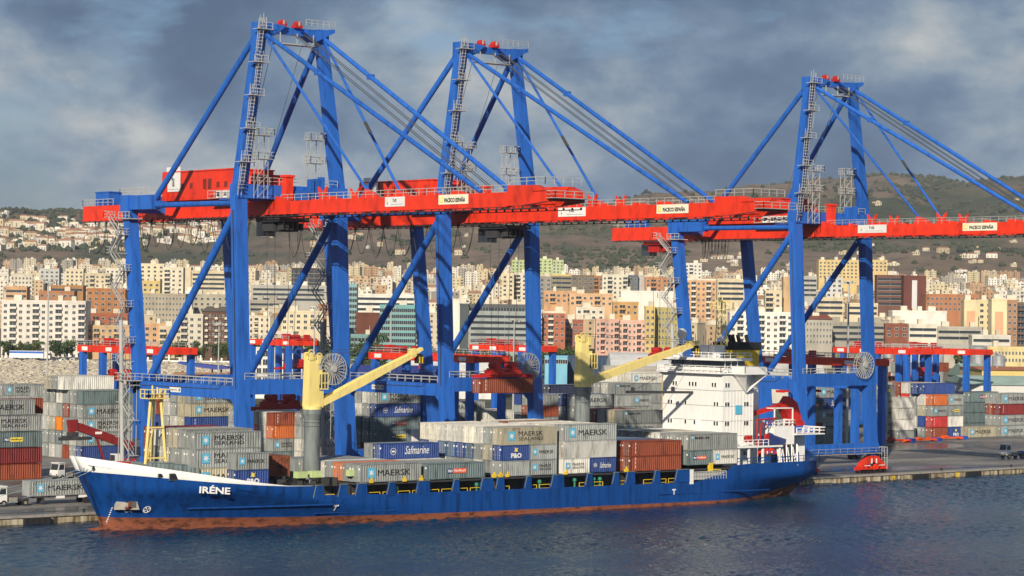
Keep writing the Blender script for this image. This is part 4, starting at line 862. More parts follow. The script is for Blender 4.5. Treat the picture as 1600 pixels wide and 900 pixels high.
    for x0, y0 in ((-7.6, .2), (5.4, 3.4)):
        a = MB(); w_ = 1.0
        for dx in (-w_, w_):
            for dy in (-w_*.6, w_*.6): a.beam((x0+dx, y0+dy, 51), (x0+dx, y0+dy, 62.6), .1, .1)
        for k in range(6): z = 51.2+k*1.85; a.beam((x0-w_, y0-w_*.6, z), (x0+w_, y0-w_*.6, z+1.85), .08, .08); a.beam((x0-w_, y0-w_*.6, z), (x0+w_, y0-w_*.6, z), .07, .07); a.beam((x0-w_, y0+w_*.6, z), (x0-w_, y0-w_*.6, z+1.85), .07, .07)
        for z in (57.6, 61.6): a.box((x0+.4, y0, z), (3.2, 1.9, .1)); a.rail([(x0-1.2, y0+.9, z), (x0-1.2, y0-.95, z), (x0+2.0, y0-.95, z), (x0+2, y0+.9, z)], 1.2, .05, 0, 1.1)
        a.build('lattice_platform', P['steel'], c)
    a = MB()
    for x in (3.0, 4.2, 5.2): a.bb((x-.4, .2, 51.1), (x+.4, 1.2, 54.2+rnd.random()))
    a.tube((4.8, -.4, 51.4), (6.6, -.4, 51.4), .9, 12); a.bb((0, -.2, 51), (2.2, 1.4, 52.6)); a.build('boom_hoist_gear', P['blue'], c)
    a = MB(); a.bb((-2.4, .4, 51), (-.8, 1.6, 55)); a.bb((-2.6, .2, 54.8), (-.6, 1.8, 55.2)); a.build('lift_box', P['red'], c)
    # machinery house
    h = MB(); h.bb((-5.2, 12.2, GT+.4), (3.2, 34.4, 56.4)); h.bb((-3.6, 9.0, GT+.4), (3.1, 12.2, 55.6)); h.bb((-5.35, 12.0, 56.4), (3.35, 34.6, 56.62)); h.bb((-5.6, 33, 51.4), (-5.2, 34.4, 56.4))
    for y in (19, 20.6): h.bb((-5.26, y, 53.2), (-5.2, y+1, 55), 1)
    for y in (14, 16.4, 28, 25): h.bb((-5.24, y, 53.4), (-5.2, y+.9, 54.4), 1)
    h.build('machinery_house', [P['red'], paint('vent_dark', (.18, .03, .02))], c)
    a = MB(); a.rail([(-6.6, 18, GT+.6), (-6.6, 5.4, GT+.6)], 1.15, .05); a.bb((-6.7, 5.2, GT+.4), (-5.2, 18, GT+.52))
    a.build('house_gallery', P['steel'], c)
    for y in (8.6, 10.6, 12.6, 14.8):
        q = MB(); q.bb((-6.1, y, GT+.55), (-5.3, y+1.3, GT+1.7)); q.tube((-6.13, y+.65, GT+1.15), (-6.09, y+.65, GT+1.15), .42, 10, 1); q.build('air_conditioner', [P['white'], P['dark']], c)
    sign(c, -5.3, 33.4, 53.0, 4.6, 4.4, 'H') if cx < 300 else None
    for y, z, w_, h_, k in mark: sign(c, -3.87, y, z, w_, h_, k)
    # end of the backreach: blue tank, stairs
    a = MB(); a.bb((-3.5, 56, GT+.2), (-.9, 61, GT+2.6)); a.bb((-3.6, 55.8, GT+2.6), (-.8, 61.2, GT+2.8)); a.build('equipment_cabinet', P['blue'], c)
    # trolley with cab, ropes, spreader
    ty = troll_y
    a = MB(); a.bb((-3.2, ty-3.4, GB-1.0), (3.2, ty+3.4, GB-.35)); a.bb((-2.6, ty-1, GB-2.6), (2.6, ty+2.4, GB-1.0)); a.bb((-1.3, ty+3.6, GB-3.4), (1.1, ty+6, GB-.8), 1)
    for i in range(5): a.box((-2+i, ty-2.4, GB-1.8), (.4, 1.4, 1.2))
    a.build('trolley', [P['dred'] if ty > 30 else P['dark'], P['glass']], c)
    a = MB()
    for sx in (-1, 1):
        for sy in (-.8, .8): a.beam((sx*1.9, ty+sy, spread_z+2.6), (sx*2.4, ty+sy*1.6, GB-1.0), .06, .06)
    a.build('hoist_rope', P['rope'], c); spreader(c, 0, ty, spread_z)
    # festoon cable
    a = MB(); y0, y1 = (60, ty+4); n = 13 if ty < 30 else 8
    if ty > 30: y0, y1 = 36, 28
    for i in range(n):
        ya, yb = y0+(y1-y0)*i/n, y0+(y1-y0)*(i+1)/n; dp = 4.6+rnd.random()*1.6 if ty < 30 else 4; x = -4.1
        pts = [(x, ya+(yb-ya)*k/8, GB-.3-dp*(1-((k-4)/4)**2)) for k in range(9)]; a.path(pts, .07, 4); a.box((x, ya, GB-.4), (.2, .3, .4))
        if i % 2 == 0: a.path([(x+.3, p[1], p[2]+.5) for p in pts], .05, 4)
    a.build('festoon_cable', P['black'], c)
    # cable reel
    a = MB(); rx, ry, rz_ = 7.4, -.4, 22.2; rr_ = 2.7
    for i in range(22):
        t = 2*math.pi*i/22; q = Vector((math.cos(t), 0, math.sin(t))); e = Vector((rx, ry, rz_))+q*rr_
        for s_ in (-.35, .35): a.beam((rx, ry+s_*.5, rz_), e+Vector((0, s_, 0)), .09, .12)
        t2 = 2*math.pi*(i+1)/22; e2 = Vector((rx+rr_*math.cos(t2), ry, rz_+rr_*math.sin(t2)))
        for s_ in (-.35, .35): a.beam(e+Vector((0, s_, 0)), e2+Vector((0, s_, 0)), .09, .12)
    a.tube((rx, ry-.6, rz_), (rx, ry+.6, rz_), .55, 12); a.bb((rx-.4, ry+.5, 20.4), (rx+.4, ry+.9, rz_)); a.build('cable_reel', P['steel'], c)
    # stairs beside the land-side leg and along it
    a = MB(); px_ = -HW-2.6; a.tube((px_, 34.2, 0), (px_, 35.6, 30), .38, 10)
    z = 19.6; k = 0; yy = lambda z: 33.2+(z-19)*.145
    while z < 46:
        s_ = 1 if k % 2 == 0 else -1; p0 = Vector((-HW-2.0, yy(z)+1.8-s_*1.7, z)); p1 = Vector((-HW-2.0, yy(z+3)+1.8+s_*1.7, z+3.2))
        for dx in (-.35, .35): a.beam(p0+Vector((dx, 0, 0)), p1+Vector((dx, 0, 0)), .08, .25); a.beam(p0+Vector((dx, 0, 1)), p1+Vector((dx, 0, 1)), .06, .06)
        a.box(p1+Vector((.6, s_*.5, 0)), (2.4, 1.2, .1)); a.rail([p1+Vector((-.6, -s_*.1, 0)), p1+Vector((-.6, s_*1.1, 0)), p1+Vector((1.7, s_*1.1, 0))], 1.1, .05, 0, 1.1)
        a.beam((-HW-1, yy(z+3), z+3.1), (px_, yy(z+3), z+3.1), .12, .12); z += 3.2; k += 1
    z = 0; k = 0
    while z < 18:
        s_ = 1 if k % 2 == 0 else -1; p0 = Vector((-HW-2.2, 33.6-s_*1.8, z)); p1 = Vector((-HW-2.2, 33.6+s_*1.8, z+3.1))
        for dx in (-.35, .35): a.beam(p0+Vector((dx, 0, 0)), p1+Vector((dx, 0, 0)), .08, .25); a.beam(p0+Vector((dx, 0, 1)), p1+Vector((dx, 0, 1)), .06, .06)
        a.box(p1+Vector((0, s_*.6, 0)), (1.2, 1.2, .1)); z += 3.1; k += 1
    for dy in (0, 3.4):
        for dx in (-2.9, -1.4): a.beam((-HW+dx, 31.9+dy, 0), (-HW+dx, 31.9+dy, 19.4), .1, .1)
    a.bb((-HW-3.2, 31, 19.3), (-HW-.9, 36.4, 19.45)); a.rail([(-HW-.9, 36.4, 19.45), (-HW-3.2, 36.4, 19.45), (-HW-3.2, 31, 19.45)], 1.2, .06, 0, 1.2)
    a.bb((-HW-1.6, 35, 48.0), (-HW+1.2, 38.6, 48.15)); a.rail([(-HW-1.6, 38.6, 48.1), (-HW-1.6, 35, 48.1)], 1.2, .06, 0, 1.2); a.build('access_stairs', P['steel'], c)
    # rear signs, electric box and cable tray
    a = MB(); x = -HW-.97; pts = [(x, 35.2, 18.6), (x, 6.6, 18.75), (x, 5.0, 19.9), (x-.1, 2.0, 20.4), (x-.4, 3.4, 47.6), (x-.4, 3.6, 50.6)]
    a.path([(p[0], p[1]+.0, p[2]) for p in pts[:3]], .07, 5); a.path([(-HW-1.33, .75+.053*(z-18), z) for z in range(19, 50, 6)], .07, 5); a.build('power_cable', P['dark'], c)
    a = link('load_sign', panel(3.6, .85, P['white'], 'ls'), c, (-HW-.97, 21.8, 17.75)); a.rotation_euler.z = R(-90); link('lettering', text_mesh('Carga max', .42, P['letter'], .0, 2.2), a, (.2, -.03, .2)); link('lettering', text_mesh('40', .5, P['letter'], .02, .5), a, (2.9, -.03, .18))
    a = MB(); a.bb((3.5, 28.4, 6.3), (5.4, 29.1, 9.6)); a.bb((5.9, 28.4, 6.3), (8, 29.1, 9.6)); a.build('electric_cabinet', P['white'], c)
    a = MB(); a.rail([(HW+3.6, -1.2, .6), (HW+3.6, 1.0, .6)], 4.6, .06, 0, .8)
    for i in range(9): a.box((HW+3.6, -.6, .8+i*.45), (.06, .8, .06))
    a.build('leg_ladder', P['steel'], c)
    return c
k1 = sts(246.2, 'blue and red gantry crane nearest the bow, leftmost of the three', 4.6, 15.2, [(-29.6, GZ+47.75, 5.2, 1.55, 'T'), (-43.4, GZ+47.8, 7.4, 1.5, 'P')])
k2 = sts(290.0, 'middle blue and red gantry crane, a rust-brown container hanging under it', -2.4, 20.6, [(-21.5, GZ+47.75, 7.2, 1.55, 'T'), (-46.4, GZ+47.8, 7.6, 1.5, 'P')])
k3 = sts(381.2, 'rightmost blue and red gantry crane behind the ship stern', 52, 22, [(-8.5, GZ+47.75, 7.6, 1.6, 'T'), (-35.5, GZ+47.8, 8.4, 1.5, 'P')])
container(290.0, 348.1, GZ+20.6-2.85, 40, 2.59, 'r', 'v', True, 'rust-brown container hanging from the red spreader of the middle crane', 'containers in the port')

# ================================================================ YARD CRANES
def yardcrane(xl, xr, yb, H, label, trolley=.35, legs=(0.04, .30, .93)):
    a = G(xl, yb); D = (a-CP).dot(vd)
    # beam runs across the quay: solve its far-to-near length from the picture width
    L = (xr-xl)/F_PX*D/abs((-.643)-(((xl+xr)/2-800)/F_PX)*.766)
    c = thing('yard_crane', label, 'crane', (a.x, a.y, GZ), R(-90), 'rubber tyred cranes in the container yard')   # local x runs towards the water
    W_ = 9.0
    for y in (0, W_):
        b = MB(); b.bb((0, y-.6, H-1.6), (L, y+.6, H)); b.bb((0, y-.62, H-1.5), (.7, y+.62, H-.1)); b.build('beam', P['red'], c)
        b = MB(); b.rail([(0, y-.7, H), (L, y-.7, H)], 1.1, .06, 0, 3); b.build('walkway_rail', P['steel'], c)
        for q in (.06, .36, .86): o = link('sign', panel(2.6, .9, P['white'], 'yc'), c, (L*q, y-.65, H-1.25))
        for f in legs: b = MB(); b.post((L*f+.6, y, 1.4), (L*f+.6, y, H-1.6), 1.5, 1.3); b.build('leg', P['blue'], c)
    for f in (legs[0], legs[-1]):
        b = MB(); b.bb((L*f-.1, -1.5, .9), (L*f+1.3, W_+1.5, 1.9)); b.build('sill', P['blue'], c)
        for y in (-1, 1, W_-1, W_+1): b = MB(); b.tube((L*f+.1, y, .8), (L*f+1.1, y, .8), .8, 14); b.build('tyre', P['black'], c)
    b = MB(); b.bb((-.3, -.3, H-1.5), (.3, W_+.3, H-.2)); b.bb((L-.3, -.3, H-1.5), (L+.3, W_+.3, H-.2)); b.build('end_beam', P['red'], c)
    b = MB(); x = L*trolley; b.bb((x-3.5, -.4, H+.1), (x-3.1, W_+.4, H+.5)); b.bb((x+3.1, -.4, H+.1), (x+3.5, W_+.4, H+.5)); b.bb((x-3.3, .2, H+.1), (x+3.3, .7, H+.5)); b.bb((x-3.3, W_-.7, H+.1), (x+3.3, W_-.2, H+.5)); b.bb((x-2.5, 1.5, H+.5), (x-.9, 3.5, H+1.7)); b.tube((x+1.2, 1, H+1.0), (x+1.2, 5, H+1.0), .5, 10); b.bb((x-2.6, 5.5, H+.5), (x-1.4, 7, H+1.4)); b.bb((x+1.6, 6, H+.5), (x+2.6, 7.6, H+1.5)); b.rail([(x-3.4, -.4, H+.5), (x+3.4, -.4, H+.5)], 1.1, .05, 0, 1.7); b.build('trolley', P['dred'], c)
    spz = H-8.2; o = spreader(c, 0, 0, 0); o.location = (x, W_/2, spz); o.rotation_euler.z = R(90)
    b = MB()
    for sx in (-1, 1):
        for sy in (-2, 2): b.beam((x+sx, W_/2+sy, H), (x+sx*.8, W_/2+sy, spz+2), .07, .07)
    b.build('hoist_rope', P['rope'], c)
    return c
yardcrane(122, 247, 692, 23.0, 'red beamed yard crane before the boulder slope, leftmost of its kind', .3, (.03, .28, .93))
yardcrane(388, 452, 655, 23.0, 'small red beamed yard crane in front of the navy striped building', .8, (.05, .5, .93))
yardcrane(577, 738, 703, 22.5, 'long red beamed yard crane behind the forward ship crane', .15, (.03, .5, .93))
yardcrane(734, 824, 672, 23.0, 'red beamed yard crane below the louvred office block', .3, (.06, .4, .93))
yardcrane(1188, 1340, 706, 22.5, 'red beamed yard crane left of the rightmost gantry legs', .25, (.03, .5, .93))
yardcrane(1302, 1420, 668, 23, 'far red beamed yard crane left of the silver tanks, first of an end-to-end pair', .3, (.1, .55, .93))
yardcrane(1394, 1513, 668, 23, 'far red beamed yard crane beside the silver tanks, second of an end-to-end pair', .25, (.1, .27, .93))

# ================================================================ YARD STACKS
gy = 'containers in the port'
def yard(place, px, py, bays, front, nrow, endcols, H=2.9, pitch=2.86, seed=1, depthH=None, sx=1.0):
    """bays: tiers bottom up, each a list of (L, colour, mark); endcols: colour strings (bottom up) of the rows behind, at the left end"""
    p = G(px, py); rr = random.Random(seed)
    for ti, tier in enumerate(front):
        x = p.x
        for bi, sp in enumerate(tier):
            L, cc_, mk = sp; l = LEN[L]
            if cc_ != '-':
                nm = ccol(cc_)[0]; pos = '' if len(tier) == 1 else (' left' if bi == 0 else ' right' if bi == len(tier)-1 else ' middle')
                lab = '%s container%s, %s tier%s, %s%s' % (nm, ' with '+MARK[mk] if mk else '', ORD[ti], pos, 'front, ' if len(tier) == 1 else '', place)
                container(x+l/2, p.y+1.22, GZ+H*ti, L, H-.02 if H > 2.7 else H, cc_, mk, rr.random() < .6, lab, gy)
            x += l+.25
    for ri, cs in enumerate(endcols):
        for ti, ch in enumerate(cs):
            if ch == '-': continue
            nm = ccol(ch)[0]
            lab = '%s container, %s tier, %s row back, %s' % (nm, ORD[ti], ORD[ri+1], place)
            container(p.x+6.095, p.y+1.22+pitch*(ri+1), GZ+H*ti, 40, H-.02 if H > 2.7 else H, ch, '', rr.random() < .65, lab, gy)
# left edge of the picture
L1 = G(65, 748)
for ti, (cc_, mk, dx) in enumerate([('r', '', 0), ('m', 'v', 0), ('n', 'Y', 0), ('g', 'S', 0), ('g', 'M', -1.6)]):
    container(L1.x-6.1+dx, L1.y+1.22, GZ+3.0*ti, 40, 2.9, cc_, mk, False, '%s container%s, %s tier, stack at left picture edge' % (ccol(cc_)[0], ' with '+MARK[mk] if mk else '', ORD[ti]), gy)
container(L1.x-4.2, L1.y+4.4, GZ+12, 40, 2.9, 'r', '', False, 'rust-brown container on top behind the leftmost cut-off stack', gy)
yard('stack behind the bow truck', 128, 719, 0, [[(40, 'b', '')], [(40, 'g', 'M')], [(40, 'g', 'S')], [(40, 'g', 'M')]], 6, ['gwggg', 'rgGrg', 'gnOgw', 'wgkwg', 'ggwwg'], seed=11)
p_ = G(115, 719)
NCONT[0] += 1
for i, (dx, dy, cc_) in enumerate([(0, 0, 0), (-1.6, 5.7, 'w'), (-1.6, 8.6, 'g'), (-1.6, 11.5, 'k')]):
    if i: container(p_.x+7.9+dx, G(128, 719).y+1.22+dy, GZ+2.9*5, 40, 2.88, cc_, '', i > 1, ['slate grey-green', 'off-white', 'light grey', 'beige'][i]+' container on the very top behind the bow truck stack', gy)
container(G(128, 719).x+6.1, G(128, 719).y+1.22, GZ+2.9*4, 40, 2.88, 'n', '', False, 'slate grey-green container topping the front row behind the bow truck', gy)
yard('far stack at left edge', 2, 686, 0, [[(40, 'g', '')], [(40, 'r', '')], [(40, 'g', '')], [(40, 'g', '')], [(40, 'g', 'S')]], 1, ['ggggg', 'rgwgk'], H=2.6, seed=12)
q_ = G(76, 690)
container(q_.x+6, q_.y+8, GZ+2.6*4, 40, 2.59, 'g', '', False, 'light grey container on top between the two leftmost stacks', gy); container(q_.x+19, q_.y+8, GZ+2.6*4, 40, 2.59, 'g', '', False, 'light grey roofed container under the leftmost yard crane', gy)
yard('stack under leftmost crane', 297, 715, 0, [[(40, 'g', '')], [(40, 'g', '')], [(40, 'b', 'v')], [(40, 'k', 'M')], [(40, 'g', 'S')]], 3, ['ggkkk', 'gwwgg', 'rggww', 'rgbrr', 'grrgr', 'wrggk'], seed=13)
yard('stack left of forward pedestal', 426, 726, 0, [[(20, 'n', 'O'), (20, 'g', 'M')], [(20, 'g', 'S'), (20, 'G', 'L')], [(20, 'o', 'v'), (20, 'G', '')], [(40, 'r', 'v')]], 3, ['gwww', 'kgok', 'ggwg', 'grgk', 'wGgg'], H=2.68, seed=14)
yard('stack right of forward pedestal', 470, 726, 0, [[(40, 'w', 'M')], [(40, 'w', 'M')], [(40, 'g', '')], [(40, 'g', 'M')]], 1, [], H=2.7, seed=15)
yard('stack left of hanging container', 587.4, 714, 0, [[(40, 'B', '')], [(40, 'n', 'Y')], [(40, 'n', 'O')], [(40, 'b', 'F')], [(40, 'g', 'S')]], 4, ['mgngw', 'ggnwg', 'gGwog', 'gGwgg', 'kgwgr'], seed=16)
yard('stack between middle crane legs', 694, 700, 0, [[(40, 'G', '')], [(40, 'g', '')], [(40, 'g', 'M')], [(40, 'g', 'M')]], 1, ['GGwg', 'gwgg'], H=2.7, seed=17)
yard('stack under the hanging container', 760, 700, 0, [[(40, 'G', '')], [(40, 'g', '')], [(40, 'w', '')]], 1, ['gwg', 'ggr', 'kgw'], H=2.9, seed=27)
yard('stack right of middle crane', 838, 704, 0, [[(40, 'g', '')], [(40, 'g', '')], [(40, 'g', 'M')], [(40, 'r', '')], [(40, 'g', '')]], 1, ['gggrg', 'wgwgb'], H=2.59, seed=18)
yard('stack behind aft pedestal', 896, 712, 0, [[(40, 'g', '')], [(40, 'b', '')], [(40, 'g', 'S')], [(40, 'g', '')], [(40, 'g', 'M')]], 1, ['ggggb'], H=2.75, seed=19)
yard('stack left of white bridge', 972, 724, 0, [[(40, 'g', '')], [(40, 'g', '')], [(40, 'g', 'S')], [(40, 'G', 'L')]], 3, ['gwwk', 'gwgg', 'wrrr', 'wrrr'], H=2.82, seed=20)
yard('far row behind aft jib', 960, 690, 0, [[(40, 'g', '')], [(40, 'g', '')], [(40, 'g', '')], [(20, 'g', ''), (20, 'g', 'M')], [(40, 'G', 'L')]], 1, ['ggwrw', 'ggggg', 'ggwrg', 'gggGc'], H=2.9, seed=21)
yard('farthest row beside the bridge', 985, 662, 0, [[(40, 'g', '')], [(40, 'g', '')], [(40, 'g', '')], [(40, 'g', '')], [(40, 'w', 'M')]], 1, ['ggggc', 'ggggw', 'ggggc', 'ggggw'], H=2.9, seed=22)
yard('stack by light blue building', 858, 690, 0, [[(40, 'g', '')], [(40, 'g', '')], [(40, 'g', '')], [(40, 'g', '')], [(40, 'B', '')]], 1, ['ggggG'], H=2.8, seed=23)
yard('stack inside rightmost crane portal', 1277, 695, 0, [[(40, 'g', '')], [(40, 'g', 'M')], [(40, 'g', 'M')], [(40, 'b', 'F')], [(40, 'g', 'M')]], 2, ['gggrw', 'wggbg'], seed=24)
yard('short stack inside rightmost portal', 1259, 697, 0, [[(20, 'n', '')], [(20, 'r', '')], [(20, 'g', '')], [(20, 'n', 'O')]], 1, [], H=2.85, seed=25)
yard('stack right of rightmost crane', 1372, 690, 0, [[(20, 'n', 'O')], [(20, 'g', 'M')], [(20, 'g', 'M')], [(20, 'g', 'M')], [(20, 'G', 'Y')]], 1, [], seed=26)
yard('stack behind the orange beams', 1457, 685, 0, [[(20, 'r', 'v'), (20, 'b', 'P')], [(20, 'R', 'v'), (20, 'w', '')], [(20, 'g', 'M'), (20, 'G', 'Y')], [(20, 'o', 'v'), (20, 'g', 'M')]], 5, ['gbkwb', 'wwggg', 'ggkRw', 'BBkrr', 'wwwwg'], H=2.88, seed=28)
pR = G(1440, 685)
container(pR.x+4.6, pR.y+4, GZ+2.88*4, 20, 2.8, 'b', 'F', True, 'blue container with white script on top of the mixed stack at right', gy)
container(pR.x+10.9, pR.y+4, GZ+2.88*4, 20, 2.8, 'm', '', False, 'maroon container on top of the mixed stack at right', gy)
yard('stack behind lone beige container', 1515, 677, 0, [[(40, 'n', '')], [(40, 'n', 'Y')], [(40, 'n', 'O')], [(40, 'n', 'O')]], 1, ['nBBB'], H=2.85, seed=29)
pk = G(1511, 684); container(pk.x+6.1, pk.y+1.2, GZ, 40, 2.9, 'k', 'M', False, 'beige container alone on the ground before the slate grey stack', gy)
yard('stack at right picture edge', 1563, 682, 0, [[(40, 'g', 'M')], [(40, 'g', 'M')], [(40, 'm', 'v')], [(40, 'g', 'M')]], 1, ['ggrg'], H=2.9, seed=30)
yard('row under right yard cranes', 1424, 668, 0, [[(40, 'g', '')], [(40, 'g', '')], [(40, 'g', '')], [(20, 'g', 'S'), (20, 'r', 'v'), (20, 'g', '')], [(20, 'w', 'S'), (20, 'r', 'v')]], 1, ['ggggw', 'gggwr', 'ggggr'], seed=31)
yard('farthest row by silver tanks', 1400, 655, 0, [[(40, 'g', '')], [(40, 'g', '')], [(40, 'g', '')], [(40, 'b', 'P')], [(40, 'g', 'S')], [(40, 'G', 'L'), (40, 'r', '')]], 1, ['ggggrw', 'ggggwr'], seed=32)
yard('narrow stack beside orange beams', 1404, 690, 0, [[(20, 'g', '')], [(20, 'w', '')], [(20, 'w', '')], [(20, 'w', '')]], 1, [], H=2.85, seed=33)

# ================================================================ VEHICLES AND YARD THINGS
def tractor(label, p, rz=0, colr='white'):
    """terminal tractor, local x forward is -x"""
    c = thing('terminal_tractor', label, 'truck', p, rz)
    b = MB(); b.bb((-1.6, -.75, .75), (3.9, .75, 1.15), 1); b.bb((-2.0, -1.15, .75), (-.3, 1.15, 1.75)); b.prism([(-2.0, -1.1, 1.75), (-1.6, -1.1, 3.15), (-.35, -1.1, 3.2), (-.3, -1.1, 1.75)], (0, 2.2, 0)); b.bb((-1.75, -1.2, 3.2), (-.25, 1.2, 3.32)); b.bb((-2.25, -1.2, .55), (-1.9, 1.2, .95), 1); b.bb((.2, -1.15, .6), (1.6, -.5, 1.4), 2); b.build('body', [P['white'], P['dark'], P['conc']], c)
    g_ = MB(); g_.prism([(-1.72, -1.12, 2.0), (-1.5, -1.12, 3.0), (-.5, -1.12, 3.0), (-.5, -1.12, 2.0)], (0, .01, 0)); g_.add([(-1.98, -1.0, 1.95), (-1.98, 1.0, 1.95), (-1.68, 1.0, 3.05), (-1.68, -1.0, 3.05)], [(0, 1, 2, 3)]); g_.build('cab_window', P['glass'], c)
    for x in (-.9, 3.0):
        for y in (-1.05, 1.05): w_ = MB(); w_.tube((x, y-.2, .52), (x, y+.2, .52), .52, 16); w_.tube((x, y-.22, .52), (x, y+.22, .52), .25, 10, 1); w_.build('wheel', [P['black'], P['conc']], c)
    for y in (-.8, .8): h = MB(); h.bb((-2.03, y-.15, 1.0), (-1.99, y+.15, 1.25)); h.build('headlight', P['glass'], c)
    return c
tp = G(26, 791); tractor('white terminal tractor pulling a trailer at the left quay edge', (tp.x-2+.6, tp.y+1.2, GZ))
tr = thing('container_trailer', 'flatbed trailer under the grey container beside the bow', 'trailer', (GX(46, tp.y+.2)+.1, tp.y+1.4, GZ))
b = MB(); b.bb((.6, -1.1, 1.15), (12.8, -.85, 1.4)); b.bb((.6, .85, 1.15), (12.8, 1.1, 1.4)); 
for i in range(5): b.bb((.6+i*2.9, -1.1, 1.2), (.9+i*2.9, 1.1, 1.36))
b.bb((2.6, -1, .2), (2.9, 1, 1.2)); b.bb((5.0, -1.12, .95), (6.6, -.9, 1.5), 1); b.bb((9.2, -1.12, .95), (10.8, -.9, 1.5), 1); b.build('frame', [P['dark'], P['white']], tr)
for x in (10.6, 11.9):
    for y in (-1, 1): w_ = MB(); w_.tube((x, y-.25, .52), (x, y+.25, .52), .52, 16); w_.build('wheel', P['black'], tr)
container(GX(46, tp.y+.2)+6.2, tp.y+1.4, GZ+1.42, 40, 2.59, 'g', 'M', False, 'grey container with one bold black word riding the trailer beside the bow', gy)
t2 = G(1578, 716); tractor('white terminal tractor parked alone near the right edge', (t2.x-.4, t2.y, GZ), R(-8))
bt = thing('flatbed_trailer', 'low blue flatbed trailer behind the parked tractor, right edge', 'trailer', (t2.x+4.2, t2.y+.2, GZ)); b = MB(); b.bb((0, -1.1, 1.2), (11, 1.1, 1.5)); b.bb((.8, -.6, .1), (1.1, .6, 1.2)); b.build('frame', P['blue'], bt)
for x in (8.6, 9.8):
    for y in (-1, 1): w_ = MB(); w_.tube((x, y-.25, .52), (x, y+.25, .52), .52, 14); w_.build('wheel', P['black'], bt)
# reach stacker
rp_ = G(160, 745); rs = thing('reach_stacker', 'dark red reach stacker with raised boom behind the white bow', 'reach stacker', (rp_.x, rp_.y, GZ))
b = MB(); b.bb((-1, -1.5, 1.0), (6.2, 1.5, 2.4)); b.bb((4.6, -1.4, 2.4), (6.4, 1.4, 3.3)); b.build('chassis', P['dred'], rs)
b = MB(); b.beam((6.4, 0, 5.6), (-5.4, 0, 9.6), 1.1, 1.6, 0, 1.0, 1.5); b.beam((-5.0, 0, 9.5), (-7.2, 0, 10.2), .8, .9); b.prism([(-7.6, -.6, 10.9), (-5.8, -.6, 11), (-5.6, -.6, 9), (-7.2, -.6, 8.4)], (0, 1.2, 0)); b.beam((.6, 0, 2.2), (-1.6, 0, 8), .35, .35); b.bb((-2, -.52, 8.15), (-.2, -.5, 8.6), 1); b.build('boom', [paint('boom_dark_red', (.22, .02, .02)), P['white']], rs)
b = MB(); b.bb((-7.1, -3.1, 7.2), (-6.3, 3.1, 7.8)); b.bb((-9.4, -.5, 7.1), (-2.6, .5, 7.7)); b.bb((-7.3, -.9, 7.8), (-5.8, .9, 8.6)); b.build('spreader', P['dark'], rs)
b = MB(); b.bb((2.2, -.9, 2.4), (4.0, .9, 4.3)); b.bb((2.15, -.8, 3.0), (4.05, .8, 4.1), 1); b.build('cab', [P['white'], P['glass']], rs)
for x in (0, 5.2):
    for y in (-1.4, 1.4): w_ = MB(); w_.tube((x, y-.4, .8), (x, y+.4, .8), .8, 16); w_.build('wheel', P['black'], rs)
t3 = G(97, 750); tractor('white yard tractor with an open red door behind the trailer container', (t3.x, t3.y, GZ), R(10))
for i, (x, y, lab) in enumerate([(1368, 692, 'maroon lifting beam nearest the rightmost crane leg'), (1410, 691, 'orange lifting beam with blue end, middle of the three'), (1452, 688, 'orange lifting beam with blue end nearest the mixed stack')]):
    p = G(x, y); o = thing('lifting_beam', lab, 'lifting beam', (p.x, p.y, GZ), R(-4), 'spare lifting beams lying on the apron')
    b = MB(); b.bb((0, -.35, .35), (11.4, .35, .75)); b.bb((0, -1.1, .2), (.4, 1.1, .7)); b.bb((11, -1.1, .2), (11.4, 1.1, .7)); b.box((5.7, 0, .9), (1.4, 1.2, .5)); b.build('beam', P['orange'] if i else P['dred'], o)
    b = MB(); b.bb((11.4, -1.1, .0), (13.2, 1.1, .9)); b.build('end_box', paint('end_blue', (.02, .08, .45)), o)
# lamp masts
def mast(x, y, ytop, label, r=.28):
    p = G(x, y); D = (p-CP).dot(vd); top = CAMH+(HORY(x)-ytop)*D/F_PX-GZ
    o = thing('lamp_mast', label, 'lamp mast', p, 0, 'tall lamp masts in the port')
    b = MB(); b.tube((0, 0, 0), (0, 0, top), r, 10, 0, r*.55); b.build('pole', P['steel'], o)
    b = MB(); b.tube((0, 0, top-.1), (0, 0, top+.15), 1.2, 12)
    for i in range(6): a = i*math.pi/3; b.box((1.3*math.cos(a), 1.3*math.sin(a), top-.3), (.6, .6, .4), 0, a)
    b.build('lamp_head', P['steel'], o)
for a in ((1323, 700, 440, 'tall lamp mast rising between the rightmost crane legs', .36), (72, 690, 440, 'thin lamp mast at far left before the white apartments'), (541, 690, 440, 'lamp mast before the left glass tower'), (608, 690, 478, 'lamp mast in front of the teal glass building'), (801, 688, 500, 'lamp mast standing before the louvred office'), (340, 660, 505, 'lamp mast over the shore trees'), (1557, 650, 552, 'short lamp mast by the yellow warehouse'), (1385, 690, 560, 'lamp mast beside the rightmost gantry leg'), (489, 660, 480, 'lamp mast left of the second waterside leg')): mast(*a)

if FARC:
    sv, sf, sm, ml = [], [], [], []
    for x, y, z, L, H, c in FARC:
        mt = ccol(c)[1]
        if mt not in ml: ml.append(mt)
        o_ = len(sv); me = cmesh(L, H, False)
        sv += [(v.co.x+x, v.co.y+y, v.co.z+z) for v in me.vertices]; sf += [tuple(i+o_ for i in q.vertices) for q in me.polygons]; sm += [ml.index(mt)]*len(me.polygons)
    me = bpy.data.meshes.new('stacked_containers'); me.from_pydata(sv, [], sf)
    for m_ in ml: me.materials.append(m_)
    me.polygons.foreach_set('material_index', sm); tag(link('stacked_containers', me), 'remaining container ends that show only as slivers between the stacks', 'containers', None, 'stuff')

